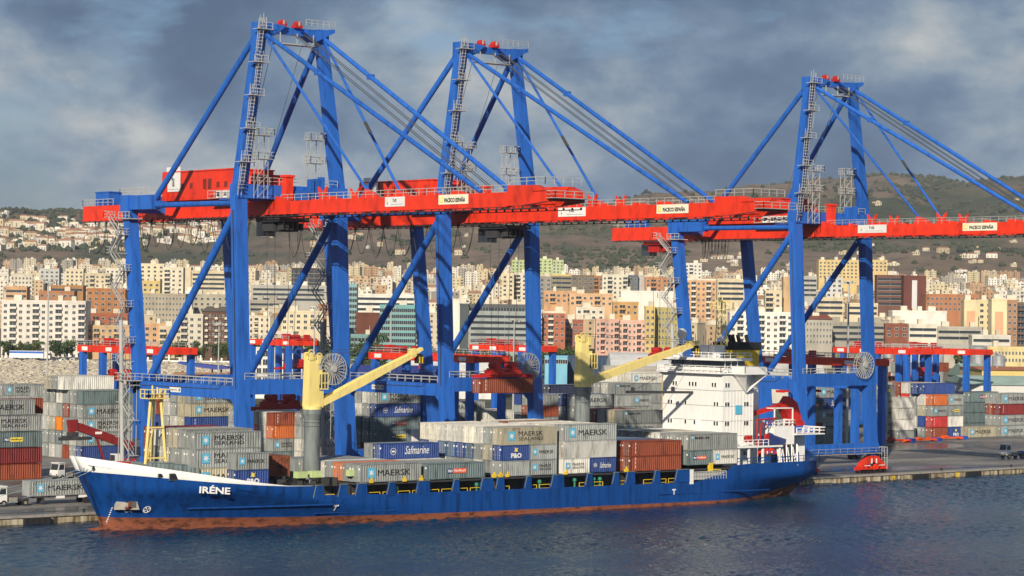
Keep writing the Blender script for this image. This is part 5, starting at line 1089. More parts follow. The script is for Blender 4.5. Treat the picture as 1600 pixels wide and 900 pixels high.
for i, (e, lab) in enumerate([((150, QY+1, GZ+.4), 'uppermost mooring rope running from the white bow to the left'), ((163, QY+.8, GZ+.4), 'middle mooring rope running from the white bow to the left'), ((176, QY+.6, GZ+.4), 'lowest mooring rope running from the white bow to the quay at left')]):
    a = Vector((194.6, 330.6-i*.5, 9.7-i*.2)); e = Vector(e); mb = MB(); pts = [a.lerp(e, k/10)-Vector((0, 0, 2.2*(1-((k-5)/5)**2)*.6)) for k in range(11)]; mb.path(pts, .045, 5)
    tag(mb.build('mooring_rope', paint('mooring_rope', (.22, .30, .32), .8)), lab, 'rope', 'mooring ropes at the bow')

# ================================================================ CITY
RZ0 = math.atan2(r0.y, r0.x)
BC = {}
def bmat(c):
    if c not in BC: BC[c] = paint('render_%d_%d_%d' % tuple(int(v*100) for v in c), c, .85, .16, (.1, .1, .04), vary=.05)
    return BC[c]
CR, CW, TAN, BRK, BRN, GRY, PNK, YEL, OLV, WHT, PEA = (.60, .52, .36), (.62, .57, .46), (.52, .36, .20), (.36, .17, .085), (.13, .07, .05), (.33, .31, .26), (.60, .38, .30), (.60, .46, .17), (.36, .31, .12), (.70, .68, .62), (.55, .33, .18)
P['dark_pane'] = flat('dark_window', (.06, .055, .05)); P['wframe'] = flat('window_frame_white', (.55, .55, .52))  # first one: plain dark colour of the flat window panels on small houses
WM = {}
def winmesh(w, h, k=0):
    key = (round(w, 1), round(h, 1), k)
    if key not in WM:
        mb = MB(); w, h = key[0], key[1]
        if k == 0: mb.bb((-w/2-.1, -.1, -h/2-.1), (w/2+.1, .05, h/2+.1), 0); mb.bb((-w/2, -.13, -h/2), (-.05, -.101, h/2), 1); mb.bb((.05, -.13, -h/2), (w/2, -.101, h/2), 1)
        elif k == 1: mb.bb((-w/2, -.06, -h/2), (w/2, .05, h/2), 1); mb.bb((-.04, -.09, -h/2), (.04, -.061, h/2), 0); mb.bb((-w/2-.08, -.2, -h/2-.12), (w/2+.08, .05, -h/2-.005), 0)
        WM[key] = mb.mesh('window', [P['wframe'], P['glass']])
    return WM[key]
def balmesh(w, k):
    key = ('b', round(w, 1), k)
    if key not in WM:
        mb = MB(); w = key[1]; mb.bb((-w/2, -1.3, -.15), (w/2, .02, 0)); mb.bb((-w/2, -1.3, 0), (w/2, -1.2, .95)); mb.bb((-w/2, -1.2, 0), (-w/2+.1, .02, .95)); mb.bb((w/2-.1, -1.2, 0), (w/2, .02, .95))
        WM[key] = mb.mesh('balcony', [bmat(CW)])
    return WM[key]
def at_root(name, label, cat, xc, D, z, rot=0, group=None):
    p = AT(xc, 450, D); return thing(name, label, cat, (p.x, p.y, z), RZ0+R(rot), group)
def building(x0, x1, yt, yb, D, st, c, label, rot=0, dep=None, nb=None, roof=None, trim=None, fh=3.05, name='apartment_building', bal=None):
    xc = (x0+x1)/2; W_ = (x1-x0)*D/F_PX; zt = CAMH+(HORY(xc)-yt)*D/F_PX; z0 = terrain(xc, D)-2.5; H = zt-z0
    dep = dep or max(10, min(18, W_*.5)); vis = (yb-yt)*D/F_PX
    o = at_root(name, label, 'building', xc, D, z0, rot)
    w = MB(); w.bb((-W_/2, 0, 0), (W_/2, dep, H), 0); w.bb((-W_/2-.12, -.12, H-.5), (W_/2+.12, dep+.12, H+.55), 1) if roof is None else None
    if 0: pass
    w.build('wall', [bmat(c), bmat(trim or c)], o)
    r_ = MB()
    if roof is not None:
        r_.prism([(-W_/2-.5, -.6, H), (W_/2+.5, -.6, H), (W_/2-2, dep*.4, H+2.6), (-W_/2+2, dep*.4, H+2.6)], (0, .01, 0)); r_.add([(-W_/2-.5, -.6, H), (W_/2+.5, -.6, H), (W_/2-2, dep/2, H+2.6), (-W_/2+2, dep/2, H+2.6), (-W_/2-.5, dep+.6, H), (W_/2+.5, dep+.6, H)], [(0, 1, 2, 3), (1, 5, 2), (4, 0, 3), (5, 4, 3, 2)])
        r_.build('roof', bmat(roof), o)
    rr = random.Random(int(x0*7+yt)); r_ = MB(); hh = H+(.5 if roof is None else 1)
    for i in range(max(1, int(W_/9))):
        bx = -W_/2+W_*(i+.2+rr.random()*.6)/max(1, int(W_/9)); bw = 1.5+rr.random()*3; r_.box((bx, dep*.4, hh+1.1), (bw, 2.5+rr.random()*2, 2.2+rr.random()*.8))
        if rr.random() < .6: r_.box((bx+bw*.4, dep*.4, hh+3.2), (.14, .14, 2.4))
        r_.build('roof_house', bmat(CW if c != GRY else GRY), o); r_ = MB()
    nf = max(1, int(min(vis+1, H-1)/fh)); n = nb or max(2, int(W_/3.3)); n = min(n, 100//nf) if nf*n > 100 else n
    if st == 'n': return o
    bw = W_/n
    for f in range(nf):
        z = H-.9-fh*f-fh*.45
        if z < 1.5: break
        if st == 'r':
            b = link('window_band', winmesh(W_*.94, 1.35, 1), o, (0, 0, z)); continue
        for i in range(n):
            x = -W_/2+bw*(i+.5)
            if st == 'p': link('window', winmesh(min(1.7, bw*.45), 1.35, 0 if (i+f) % 5 else 1), o, (x, 0, z))
            elif st == 'b':
                if i % 3 == (1 if n > 3 else 0) or bal == 'all':
                    q = link('recessed_window', winmesh(bw*.86, 2.1, 1), o, (x, 0, z-.1)); q2 = link('balcony', balmesh(bw*.92, 0), o, (x, 0, z-1.45))
                    q2.material_slots[0].link = 'OBJECT'; q2.material_slots[0].material = bmat(trim or c)
                else: link('window', winmesh(min(1.5, bw*.4), 1.3, (i+f) % 2), o, (x, 0, z))
            elif st == 'g': link('window_pane', winmesh(bw*.9, fh*.6, 1), o, (x, 0, z))
    # side facing left catches the sun too
    if abs(rot) > 4:
        s = -1 if rot > 0 else 1
        for f in range(min(nf, 7)):
            for i in range(3):
                if len(o.children) > 125: break
                q = link('side_window', winmesh(1.3, 1.3, 1), o, (s*W_/2, dep*(i+.6)/3.3, H-.9-fh*f-fh*.45)); q.rotation_euler.z = R(90*(1 if s > 0 else -1))
    return o
TB = [
 (3, 134, 471, 556, 1240, 'b', (.66, .62, .56), 'long white apartment block with stacked recessed balconies at far left', 0, 16, 16),
 (17, 50, 430, 465, 1800, 'p', CW, 'cream tower block with shaded right side behind the white apartments', 10, 12, 6),
 (9, 42, 449, 470, 1500, 'r', PEA, 'small peach building peeping over the white apartments at left'),
 (62, 92, 421, 448, 1950, 'p', (.45, .46, .44), 'pale grey block behind the cream tower at far left'),
 (61, 116, 456, 470, 1420, 'p', BRK, 'orange brick block with dark flat roof behind the white apartments'),
 (78, 130, 447, 458, 1500, 'r', (.36, .19, .08), 'brown terraced block just above the orange brick one'),
 (102, 130, 421, 446, 1900, 'p', CR, 'sand coloured block left of the cream balcony tower'),
 (132, 172, 428, 455, 1750, 'b', CR, 'cream tower with dark balcony bays before the hill at left'),
 (165, 192, 420, 450, 1950, 'p', CW, 'slim pale tower left of the first landside crane leg'),
 (136, 196, 452, 490, 1380, 'p', (.40, .18, .07), 'orange brick block with white window bays left of the crane stairs'),
 (134, 200, 491, 509, 1300, 'b', (.30, .10, .05), 'low rust-red block with dark roof right of the white apartments'),
 (136, 210, 510, 545, 1250, 'b', TAN, 'tan balcony block right beside the long white apartments'),
 (218, 256, 413, 440, 1850, 'p', (.66, .58, .40), 'big cream tower right of the first landside crane leg', 8, 14, 4),
 (256, 286, 419, 462, 1700, 'b', CW, 'pale tower with dark side standing beside the big cream tower'),
 (289, 298, 419, 450, 1690, 'n', CR, 'narrow blank cream slab left of the long balcony block'),
 (299, 352, 424, 452, 1680, 'r', CR, 'long cream block with continuous balconies left of the crane leg'),
 (222, 250, 440, 455, 1600, 'p', YEL, 'small yellow house in front of the big cream tower'),
 (216, 290, 460, 506, 1400, 'p', (.34, .30, .23), 'wide grey-beige block with a grid of small windows', 0, 14, 14),
 (290, 300, 456, 470, 1500, 'n', WHT, 'white rooftop block between the grey-beige buildings'),
 (302, 358, 461, 496, 1430, 'p', (.36, .33, .26), 'right hand grey-beige block with glazed balcony column'),
 (283, 318, 492, 544, 1250, 'b', (.56, .52, .42), 'white fronted half of the dark roofed corner block'),
 (316, 357, 487, 543, 1252, 'b', BRN, 'dark brown brick corner block with cream balconies', 0, 16, 8, (.10, .085, .07), CW),
 (225, 260, 507, 541, 1290, 'p', PEA, 'peach gabled block between crane leg and white block'),
 (250, 286, 511, 541, 1270, 'b', CR, 'cream block with orange balconies left of the corner block'),
 (390, 450, 470, 486, 1500, 'r', GRY, 'long grey office with ribbon windows, lower front part'),
 (392, 510, 447, 470, 1560, 'r', (.40, .39, .35), 'long louvred grey office behind the first diagonal brace'),
 (455, 510, 420, 447, 1700, 'g', (.07, .06, .055), 'dark glazed slab block above the louvred office'),
 (392, 440, 491, 514, 1330, 'p', (.30, .17, .08), 'low brown brick row left of the second leg'),
 (440, 505, 487, 516, 1300, 'p', CR, 'cream low block with dark pitched roof by the second leg'),
 (498, 514, 477, 545, 1320, 'p', (.42, .20, .09), 'orange brick slab behind the second crane stairs'),
 (543, 558, 445, 545, 1330, 'g', (.22, .38, .40), 'slim pale glass tower right of the second waterside leg'),
 (557, 650, 461, 497, 1450, 'r', WHT, 'long white building with continuous strip windows'),
 (556, 594, 490, 540, 1330, 'n', (.14, .05, .03), 'dark rust roofed hall between the two glass buildings'),
 (594, 650, 478, 545, 1260, 'g', (.16, .36, .36), 'teal glass building with striped panels behind the crane jib', 0, 16, 9),
 (549, 594, 524, 543, 1270, 'g', (.20, .34, .34), 'low teal glass wing left of the teal glass building'),
 (703, 720, 478, 545, 1275, 'n', WHT, 'blank white slab beside the third crane leg'),
 (719, 732, 476, 550, 1260, 'n', (.07, .09, .095), 'dark slate end wall of the louvred modern office'),
 (733, 846, 488, 548, 1262, 'r', (.30, .34, .33), 'wide modern office with steel louvres and dark roof panels', 0, 16),
 (733, 846, 477, 489, 1266, 'g', (.10, .105, .11), 'sloping dark solar roof storey over the louvred modern office', 0, 14, 24),
 (784, 803, 428, 466, 1750, 'p', CR, 'beige tower with paired windows left of the fourth leg'),
 (803, 824, 427, 466, 1760, 'b', CW, 'pale balcony tower touching the beige tower'),
 (842, 862, 433, 466, 1750, 'p', (.30, .28, .24), 'grey tower right of the fourth crane leg'),
 (862, 893, 430, 456, 1700, 'r', (.25, .22, .15), 'olive-grey balcony block with yellow roof line', 0, 12, None, None, YEL),
 (893, 928, 431, 456, 1700, 'p', (.17, .14, .10), 'dark brown-grey block with yellow roof line'),
 (928, 942, 432, 456, 1760, 'b', BRK, 'narrow brick block between the dark block and the white one'),
 (941, 981, 430, 468, 1650, 'b', (.58, .55, .44), 'white frame tower with deep shadowed balconies'),
 (981, 997, 431, 461, 1660, 'p', (.12, .13, .15), 'dark striped slab right of the white frame tower'),
 (997, 1007, 431, 458, 1665, 'n', (.45, .42, .38), 'thin pale grey slab at the end of the dark striped one'),
 (1008, 1052, 434, 455, 1700, 'b', (.48, .24, .12), 'orange terraced block left of the rear crane stairs'),
 (850, 905, 456, 476, 1500, 'b', PEA, 'peach stepped apartments below the grey tower'),
 (890, 958, 460, 478, 1450, 'b', (.58, .38, .22), 'salmon stepped apartments in the middle of the city'),
 (970, 1052, 456, 476, 1450, 'n', WHT, 'low white hall with a dark red band'),
 (848, 884, 488, 541, 1270, 'b', (.36, .13, .075), 'brick red block with cream balconies right of the fourth leg', 0, 13, 4, None, CW),
 (884, 896, 500, 540, 1290, 'b', CW, 'narrow cream balcony block between the brick ones'),
 (896, 912, 501, 545, 1275, 'p', (.34, .12, .08), 'narrow brick red block left of the pink apartments'),
 (900, 945, 481, 501, 1350, 'b', CW, 'white glazed terraces above the narrow brick block'),
 (932, 968, 500, 549, 1250, 'b', PNK, 'pink apartments with arched balconies, left wing', 0, 14, 5),
 (967, 1010, 502, 549, 1252, 'b', (.62, .40, .32), 'pink apartments with projecting bays, right wing', 0, 14, 6),
 (958, 998, 473, 494, 1340, 'b', (.50, .30, .12), 'orange-tan block above the pink apartments'),
 (1009, 1024, 480, 549, 1248, 'p', YEL, 'narrow yellow apartment slab right of the pink ones'),
 (1024, 1064, 482, 552, 1260, 'p', OLV, 'olive block behind the rear crane stairs', 0, 14, 8),
 (1072, 1119, 437, 502, 1400, 'b', PEA, 'tall sand and peach tower right of the rear landside leg', 0, 14, 6, None, CW),
 (1121, 1163, 437, 472, 1500, 'r', CR, 'cream block left of the far landside leg'),
 (1070, 1096, 412, 437, 2100, 'b', WHT, 'white stepped tower high behind the peach tower'),
 (1196, 1222, 455, 488, 1420, 'b', CR, 'cream balcony block seen between leg and brace'),
 (1224, 1236, 434, 487, 1430, 'n', TAN, 'blank tan slab left of the third crane waterside leg'),
 (1141, 1240, 489, 545, 1250, 'b', WHT, 'long white apartments with continuous white balconies', 0, 14, 9, None, WHT),
 (1255, 1301, 499, 540, 1260, 'p', (.36, .34, .29), 'grey apartments with red-brown hipped roof', 0, 14, 9, (.20, .07, .05)),
 (1254, 1276, 433, 462, 1600, 'r', (.40, .39, .36), 'grey balcony tower just right of the waterside leg'),
 (1276, 1318, 466, 491, 1400, 'r', CR, 'cream terraced block with a teal awning'),
 (1291, 1316, 434, 463, 1650, 'p', (.50, .50, .48), 'pale grey tower with dark stairwell stripe'),
 (1279, 1340, 407, 436, 2200, 'p', (.62, .48, .22), 'long golden block below the hills, left half'),
 (1340, 1386, 407, 425, 2200, 'p', (.60, .46, .22), 'long golden block below the hills, right half'),
 (1370, 1412, 431, 482, 1560, 'r', (.15, .075, .055), 'brown tower with wide balconies right of the crane leg'),
 (1412, 1447, 432, 486, 1550, 'n', (.13, .045, .035), 'dark maroon tower with a white vertical stripe'),
 (1447, 1530, 461, 490, 1480, 'p', (.44, .19, .09), 'long orange brick block with white window columns', 0, 14, 12),
 (1324, 1372, 475, 497, 1420, 'r', CR, 'low cream block left of the brown tower'),
 (1300, 1384, 505, 533, 1280, 'r', GRY, 'long low grey office behind the rightmost leg'),
 (1384, 1420, 507, 532, 1275, 'p', (.22, .08, .05), 'red brick end of the long low grey office'),
 (1395, 1480, 487, 502, 1380, 'n', WHT, 'low white rooftops in front of the maroon tower'),
 (1421, 1465, 508, 530, 1270, 'r', (.60, .57, .48), 'white modern building with one wide dark window'),
 (1465, 1535, 512, 530, 1275, 'r', (.42, .40, .34), 'grey low extension of the white modern building'),
 (1507, 1529, 470, 517, 1300, 'n', (.64, .55, .34), 'cream tower slab with peach panel, left one'),
 (1529, 1551, 470, 517, 1320, 'p', (.60, .52, .30), 'recessed cream tower between the two peach panelled slabs'),
 (1550, 1574, 468, 540, 1280, 'n', (.66, .57, .36), 'cream tower slab with peach panel, right one'),
 (1574, 1590, 470, 541, 1285, 'p', (.34, .20, .12), 'brick faced side tower with white windows at right'),
 (1590, 1612, 474, 541, 1290, 'b', (.14, .10, .085), 'dark balcony tower at the right picture edge'),
 (1520, 1580, 525, 541, 1240, 'r', (.60, .58, .52), 'low white and grey hall below the cream tower'),
 (1544, 1640, 544, 566, 1100, 'p', (.62, .52, .26), 'long yellow office with two rows of square windows', 0, 14, 18),
 (799, 822, 407, 428, 2400, 'p', (.42, .50, .24), 'pale green tower left of the fourth crane leg'),
 (841, 862, 405, 430, 2400, 'p', (.42, .50, .24), 'pale green tower right of the fourth crane leg, nearer one'),
 (863, 880, 407, 428, 2450, 'p', (.45, .52, .28), 'pale green tower right of the fourth crane leg, farther one'),
]
for e in TB:
    a = list(e)+[None]*(13-len(e)); x0, x1, yt, yb, D, st, c, lab = a[:8]
    building(x0, x1, yt, yb, D, st, c, lab, a[8] or 0, a[9], a[10], a[11], a[12])
for x0, x1, yt, yb, D, c, host in ((1511, 1524, 486, 511, 1299, (.62, .34, .20), 'cream tower slab with peach panel, left one'), (1555, 1568, 487, 524, 1279, (.62, .34, .20), 'cream tower slab with peach panel, right one'), (1425, 1433, 438, 482, 1549, (.6, .6, .6), 'dark maroon tower with a white vertical stripe')):
    h = [o for o in bpy.data.objects if o.get('label') == host][0]; hx = h.matrix_world
    xc = (x0+x1)/2; hd = [e for e in TB if e[7] == host][0]; hw_ = (x0-(hd[0]+hd[1])/2)*hd[4]/F_PX; hw2 = (x1-(hd[0]+hd[1])/2)*hd[4]/F_PX
    za = CAMH+(HORY(xc)-yt)*D/F_PX-h.location.z; zb = CAMH+(HORY(xc)-yb)*D/F_PX-h.location.z
    m_ = MB(); m_.bb((hw_, -.15, zb), (hw2, -.01, za)); m_.build('wall_panel', bmat(c), h)

# generic town houses climbing the slope, few shapes, many colours
TH = []
for k in range(10):
    mb = MB(); w_ = 8.5+rnd.random()*9; d_ = 9+rnd.random()*4; h_ = (3+k % 4*1.3)*3; bot = -12
    mb.bb((-w_/2, 0, bot), (w_/2, d_, h_), 0); mb.bb((-w_/2-.2, -.2, h_), (w_/2+.2, d_+.2, h_+.5), 1)
    if k % 5 == 0: mb.add([(-w_/2-.4, -.5, h_+.5), (w_/2+.4, -.5, h_+.5), (w_/2-1, d_/2, h_+2.4), (-w_/2+1, d_/2, h_+2.4), (-w_/2-.4, d_+.5, h_+.5), (w_/2+.4, d_+.5, h_+.5)], [(0, 1, 2, 3), (1, 5, 2), (4, 0, 3), (5, 4, 3, 2)], 2)
    else: mb.box((w_*.2, d_/2, h_+1.5), (3.4, 3, 2.2), 1); mb.box((-w_*.3, d_/2, h_+1.2), (2, 2.5, 1.6), 0)
    n = int(w_/3.2)
    for f in range(int(h_/3)):
        for i in range(n):
            x = -w_/2+w_*(i+.5)/n; z = h_-1.7-3*f
            if (k+i) % 4 == 1: mb.bb((x-1.2, -.05, z-1.1), (x+1.2, .0, z+.9), 3); mb.bb((x-1.4, -1.0, z-1.3), (x+1.4, 0, z-.4), 1)
            else: mb.bb((x-.6, -.05, z-.65), (x+.6, 0, z+.65), 3)
    TH.append(mb)
HC = [(.52, .44, .29), (.54, .48, .36), (.64, .61, .54), WHT, (.58, .51, .36), (.50, .37, .24), (.48, .43, .34), (.42, .28, .17), (.56, .49, .32), (.60, .57, .50), (.62, .56, .44), (.34, .32, .28)]
ROOFM = bmat((.38, .20, .12))
THM = [[mb.mesh('town_house', [bmat(WHT), bmat(WHT), ROOFM, P['dark_pane']]) for _ in (0,)][0] for mb in TH]
spots = []
r2 = random.Random(5)
for D, n, lo, hi in ((1340, 46, 1.0, 1), (1480, 56, 1, 1), (1620, 62, 1, 1), (1780, 68, 1, 1), (1950, 76, 1, 1), (2130, 80, 1, 1), (2320, 86, 1, 1), (2520, 92, 1, 1), (2750, 98, 1, 1), (3000, 104, 1, 1), (3180, 110, 1, 1)):
    for i in range(n):
        px = -10+1620*(i+r2.random()*.9)/n
        if D < 1500 and not (60 < px < 1590): continue
        spots.append((D+r2.uniform(-60, 60), px))
ind = [s for s in spots]; ind.sort(key=lambda s: s[0])
small = MB(); cnt = 0
gth = 'small town houses filling the slope'
LBL = {0: 'small cream and white town houses packed below the hills'}
cols_ = []
for i, (D, px) in enumerate(ind):
    k = r2.randrange(10); c = HC[r2.randrange(len(HC))]; p = AT(px, 450, D); z = terrain(px, D); s = 1 if D < 2500 else .85
    if i < 292:
        o = link('town_house', THM[k]); o.location = (p.x, p.y, z); o.rotation_euler.z = RZ0+R(r2.uniform(-34, 34)); cnt += 1
        for q, mm in ((0, bmat(c)), (1, bmat(CW))): o.material_slots[q].link = 'OBJECT'; o.material_slots[q].material = mm
        tag(o, 'small flat-roofed or tiled town house crowded among others on the city slope', 'house', gth)
    else: cols_.append((k, c, p, z, s, r2.uniform(-.3, .3)))
sv, sf, sm = [], [], []; cmats = [bmat(c) for c in HC]+[ROOFM, P['dark_pane']]
for k, c, p, z, s, a in cols_:
    mb = TH[k]; o_ = len(sv); ca, sa = math.cos(RZ0+a), math.sin(RZ0+a)
    for x, y, zz in mb.v: sv.append((p.x+(x*ca-y*sa)*s, p.y+(x*sa+y*ca)*s, z+zz*s))
    for f, mi in zip(mb.f, mb.m): sf.append(tuple(q+o_ for q in f)); sm.append(HC.index(c) if mi < 2 else len(HC)+mi-2)
me = bpy.data.meshes.new('distant_houses'); me.from_pydata(sv, [], sf)
for m_ in cmats: me.materials.append(m_)
me.polygons.foreach_set('material_index', sm); tag(link('distant_houses', me), 'mass of tiny cream houses on the upper city slope', 'houses', None, 'stuff')

# villas on the hillsides
VM = []
for k in range(4):
    mb = MB(); w_, d_, h_ = 12+k*4, 10, 6+k % 2*3; mb.bb((-w_/2, 0, -8), (w_/2, d_, h_), 0)
    if k % 2: mb.add([(-w_/2-.4, -.5, h_), (w_/2+.4, -.5, h_), (w_/2-2, d_/2, h_+2.5), (-w_/2+2, d_/2, h_+2.5), (-w_/2-.4, d_+.5, h_), (w_/2+.4, d_+.5, h_)], [(0, 1, 2, 3), (1, 5, 2), (4, 0, 3), (5, 4, 3, 2)], 1)
    else: mb.box((w_*.2, 5, h_+1.4), (w_*.4, 6, 2.8), 0)
    for i in range(3): x = -w_/2+w_*(i+.5)/3; mb.bb((x-1, -.1, 1.2), (x+1, 0, 3.4), 2); mb.bb((x-1, -.1, 4.2), (x+1, 0, 5.6), 2)
    VM.append(mb.mesh('hillside_villa', [bmat(WHT), ROOFM, P['dark_pane']]))
def on_hill(px, y):
    """first point of the terrain seen at picture position px, y"""
    D = 3300
    while D < 6800:
        z = CAMH+(HORY(px)-y)*D/F_PX
        if terrain(px, D) >= z: return D, terrain(px, D)
        D += 30
    return None
r3 = random.Random(9); vs_ = []
for _ in range(1400):
    px, y = r3.uniform(-20, 345), r3.gauss(372, 14)
    if y < 350 or y > 398: continue
    if px > 200 and y > 385: continue
    if noise.noise(Vector((px*.02, y*.06, 3))) < -.05 and r3.random() < .7: continue
    vs_.append((px, y))
vs_ = vs_[:250]
vs_ += [(r3.uniform(1090, 1160), r3.uniform(402, 418)) for _ in range(14)]+[(r3.uniform(1225, 1600), r3.uniform(384, 428)) for _ in range(30)]+[(r3.uniform(380, 800), r3.uniform(370, 400)) for _ in range(12)]+[(1370, 322), (1588, 318)]
for px, y in vs_:
    h = on_hill(px, y)
    if not h: continue
    p = AT(px, 450, h[0]); left = px < 350
    o = link('hillside_villa', VM[r3.randrange(4)]); o.location = (p.x, p.y, h[1]); o.rotation_euler.z = RZ0+R(r3.uniform(-30, 30)); s = r3.uniform(.65, 1.15) if left else r3.uniform(.4, .8); o.scale = (s, s, s)
    c = HC[r3.choice((0, 1, 2, 2, 3, 3, 10, 4))]; o.material_slots[0].link = 'OBJECT'; o.material_slots[0].material = bmat(c)
    tag(o, 'white villa among dark trees on the left hillside' if left else 'pale house alone on the dry brown hillside right of the left cranes', 'villa', 'villas on the left hillside' if left else 'scattered houses on the dry hills')
# scrub: dark tree clumps over the hills
sv, sf = [], []
def blob(p, r, out, rr):
    v, f = out; o_ = len(v); n = 6
    for j, (zz, q) in enumerate(((0, .75), (.55, 1), (1.1, .6))):
        for i in range(n): a = 2*math.pi*i/n+j*.5; e = r*q*rr.uniform(.75, 1.2); v.append((p[0]+e*math.cos(a), p[1]+e*math.sin(a), p[2]+zz*r))
    v.append((p[0], p[1], p[2]+1.4*r))
    for j in range(2):
        for i in range(n): f.append((o_+j*n+i, o_+j*n+(i+1) % n, o_+(j+1)*n+(i+1) % n, o_+(j+1)*n+i))
    for i in range(n): f.append((o_+2*n+i, o_+2*n+(i+1) % n, o_+3*n))
r4 = random.Random(3); c_ = 0
while c_ < 8000:
    px = r4.uniform(-30, 1630) if c_ < 6000 else r4.uniform(-30, 380); D = 3300+r4.random()**1.3*3000; rd = lerp_tab(RD, px)
    if D > rd+60: continue
    lat = (px-800)/F_PX*D; dens = vn(lat, D, .0035, 21, 4)
    if dens < (-.25 if px < 380 else .12) and r4.random() > .05: continue
    if px < 520 and HORY(px)-(terrain(px, D)-CAMH)*F_PX/D > (394 if px < 230 else 376) and r4.random() > .04: c_ += 0 if r4.random() < .7 else 1; continue
    p = AT(px, 450, D); blob((p.x, p.y, terrain(px, D)-1), r4.uniform(2.5, 5.5) if px < 360 else r4.uniform(2, 6), (sv, sf), r4); c_ += 1
me = bpy.data.meshes.new('hillside_scrub'); me.from_pydata(sv, [], sf); me.materials.append(paint('scrub_green', (.060, .072, .042), .9, .35, (.01, .01, .01))); tag(link('hillside_scrub', me), 'dark green trees and scrub scattered over the hills', 'scrub', None, 'stuff')

# ---------------------------------------------------------------- shore: boulders, promenade, low port buildings
r5 = random.Random(4); sv, sf = [], []
def rock(p, r, out):
    v, f = out; o_ = len(v); pts = [Vector(q) for q in ((-1, -1, -.6), (1, -1, -.6), (1, 1, -.6), (-1, 1, -.6), (-.7, -.8, .5), (.8, -.6, .6), (.6, .8, .5), (-.8, .6, .7))]; a = r5.uniform(0, 6.28)
    for q in pts: q = q*r*r5.uniform(.7, 1.15); v.append((p[0]+q.x*math.cos(a)-q.y*math.sin(a), p[1]+q.x*math.sin(a)+q.y*math.cos(a), p[2]+q.z))
    for q in ((0, 1, 5, 4), (1, 2, 6, 5), (2, 3, 7, 6), (3, 0, 4, 7), (4, 5, 6, 7)): f.append(tuple(i+o_ for i in q))
def shore_z(D): return lerp_tab([(900, 1.5), (940, 2.2), (1060, 4.0), (1100, 4.2), (1180, 5.6), (1200, 5.9)], D)
for _ in range(7500):
    px = r5.uniform(-60, 560); D = r5.uniform(905, 1185)
    p = AT(px, 450, D); rock((p.x, p.y, shore_z(D)), r5.uniform(.5, 1.7), (sv, sf))
me = bpy.data.meshes.new('boulders'); me.from_pydata(sv, [], sf); me.materials.append(paint('boulder_stone', (.50, .45, .36), .9, .35, (.3, .3, .3), rust=(.16, .14, .11))); tag(link('boulders', me), 'pale boulders of the sea wall slope behind the yard', 'boulders', None, 'stuff')
vs = []; fs = []
Ds = [900, 940, 1060, 1100, 1180, 1235]
for D in Ds:
    for px in range(-100, 601, 50): p = AT(px, 450, D); vs.append((p.x, p.y, (shore_z(D) if D < 1200 else 6)-.3+r5.uniform(-.2, .2)))
n = 15
for j in range(len(Ds)-1):
    for i in range(n-1): fs.append((j*n+i, j*n+i+1, (j+1)*n+i+1, (j+1)*n+i))
me = bpy.data.meshes.new('sea_wall_ground'); me.from_pydata(vs, [], fs); me.materials.append(paint('rubble_ground', (.30, .26, .19), .9, .4, (.1, .1, .1))); tag(link('sea_wall_ground', me), kind='structure')
# promenade wall with white posts
for px0, px1, lab in ((-40, 140, 'white promenade wall below the long white apartments'), (215, 395, 'white promenade wall under the shore trees')):
    a, b_ = AT(px0, 450, 1190), AT(px1, 450, 1190); o = thing('promenade_wall', lab, 'wall', (a.x, a.y, 5.6), math.atan2(b_.y-a.y, b_.x-a.x)); L = (b_-a).length
    w = MB(); w.bb((0, 0, -1), (L, .5, 1.0))
    w.build('wall', P['white'], o); w = MB()
    for i in range(int(L/5)): w.bb((i*5, -.1, 1.0), (i*5+.7, .6, 3.6 if i % 3 == 0 else 2.4))
    w.build('pillar', P['white'], o)
def box_thing(name, label, cat, x0, x1, yt, yb, D, c, dep=14, parts=None, dz=0):
    xc = (x0+x1)/2; W_ = (x1-x0)*D/F_PX; zt = CAMH+(HORY(xc)-yt)*D/F_PX; z0 = 1.3 if D < 900 else terrain(xc, D)-1
    o = at_root(name, label, cat, xc, D, z0); H = zt-z0
    w = MB(); w.bb((-W_/2, 0, 0), (W_/2, dep, H)); w.bb((-W_/2-.2, -.2, H), (W_/2+.2, dep+.2, H+.4)); w.build('wall', bmat(c), o); return o, W_, H
def add_windows(o, W_, H, n, rows_, w_=1.6, h_=1.4, z0=1.6, step=3):
    for f in range(rows_):
        for i in range(n): link('window', winmesh(w_, h_, i % 2), o, (-W_/2+W_*(i+.5)/n, 0, H-z0-step*f))
o, w_, h_ = box_thing('port_building', 'light blue port building behind the aft crane', 'building', 853, 888, 558, 585, 900, (.20, .47, .62)); add_windows(o, w_, h_, 5, 1)
o, w_, h_ = box_thing('port_office', 'white framed office with blue glass before the navy striped hall', 'building', 392, 440, 545, 600, 860, (.70, .70, .70)); add_windows(o, w_, h_, 5, 4, 1.5, 1.9)
o, w_, h_ = box_thing('striped_hall', 'navy hall with white vertical stripes beside the forward crane', 'building', 441, 476, 548, 596, 850, (.02, .03, .14)); 
for i in range(7):
    for f in range(4): m_ = MB(); m_.bb((-.15, -.1, -1.1), (.15, -.01, 1.1)); link('stripe', WM.setdefault(('st',), m_.mesh('stripe', [P['white']])), o, (-w_/2+w_*(i+.5)/7, 0, h_-2-f*2.6))
o, w_, h_ = box_thing('silo_hall', 'dark blue ribbed hall right of the light blue building', 'building', 888, 965, 558, 588, 920, (.045, .07, .12)); 
for i in range(12): m_ = MB(); m_.tube((0, 0, 0), (0, 0, h_-.5), .9, 10); link('silo_rib', WM.setdefault(('sr',), m_.mesh('silo_rib', [bmat((.05, .08, .14))])), o, (-w_/2+w_*(i+.5)/12, -.3, 0))
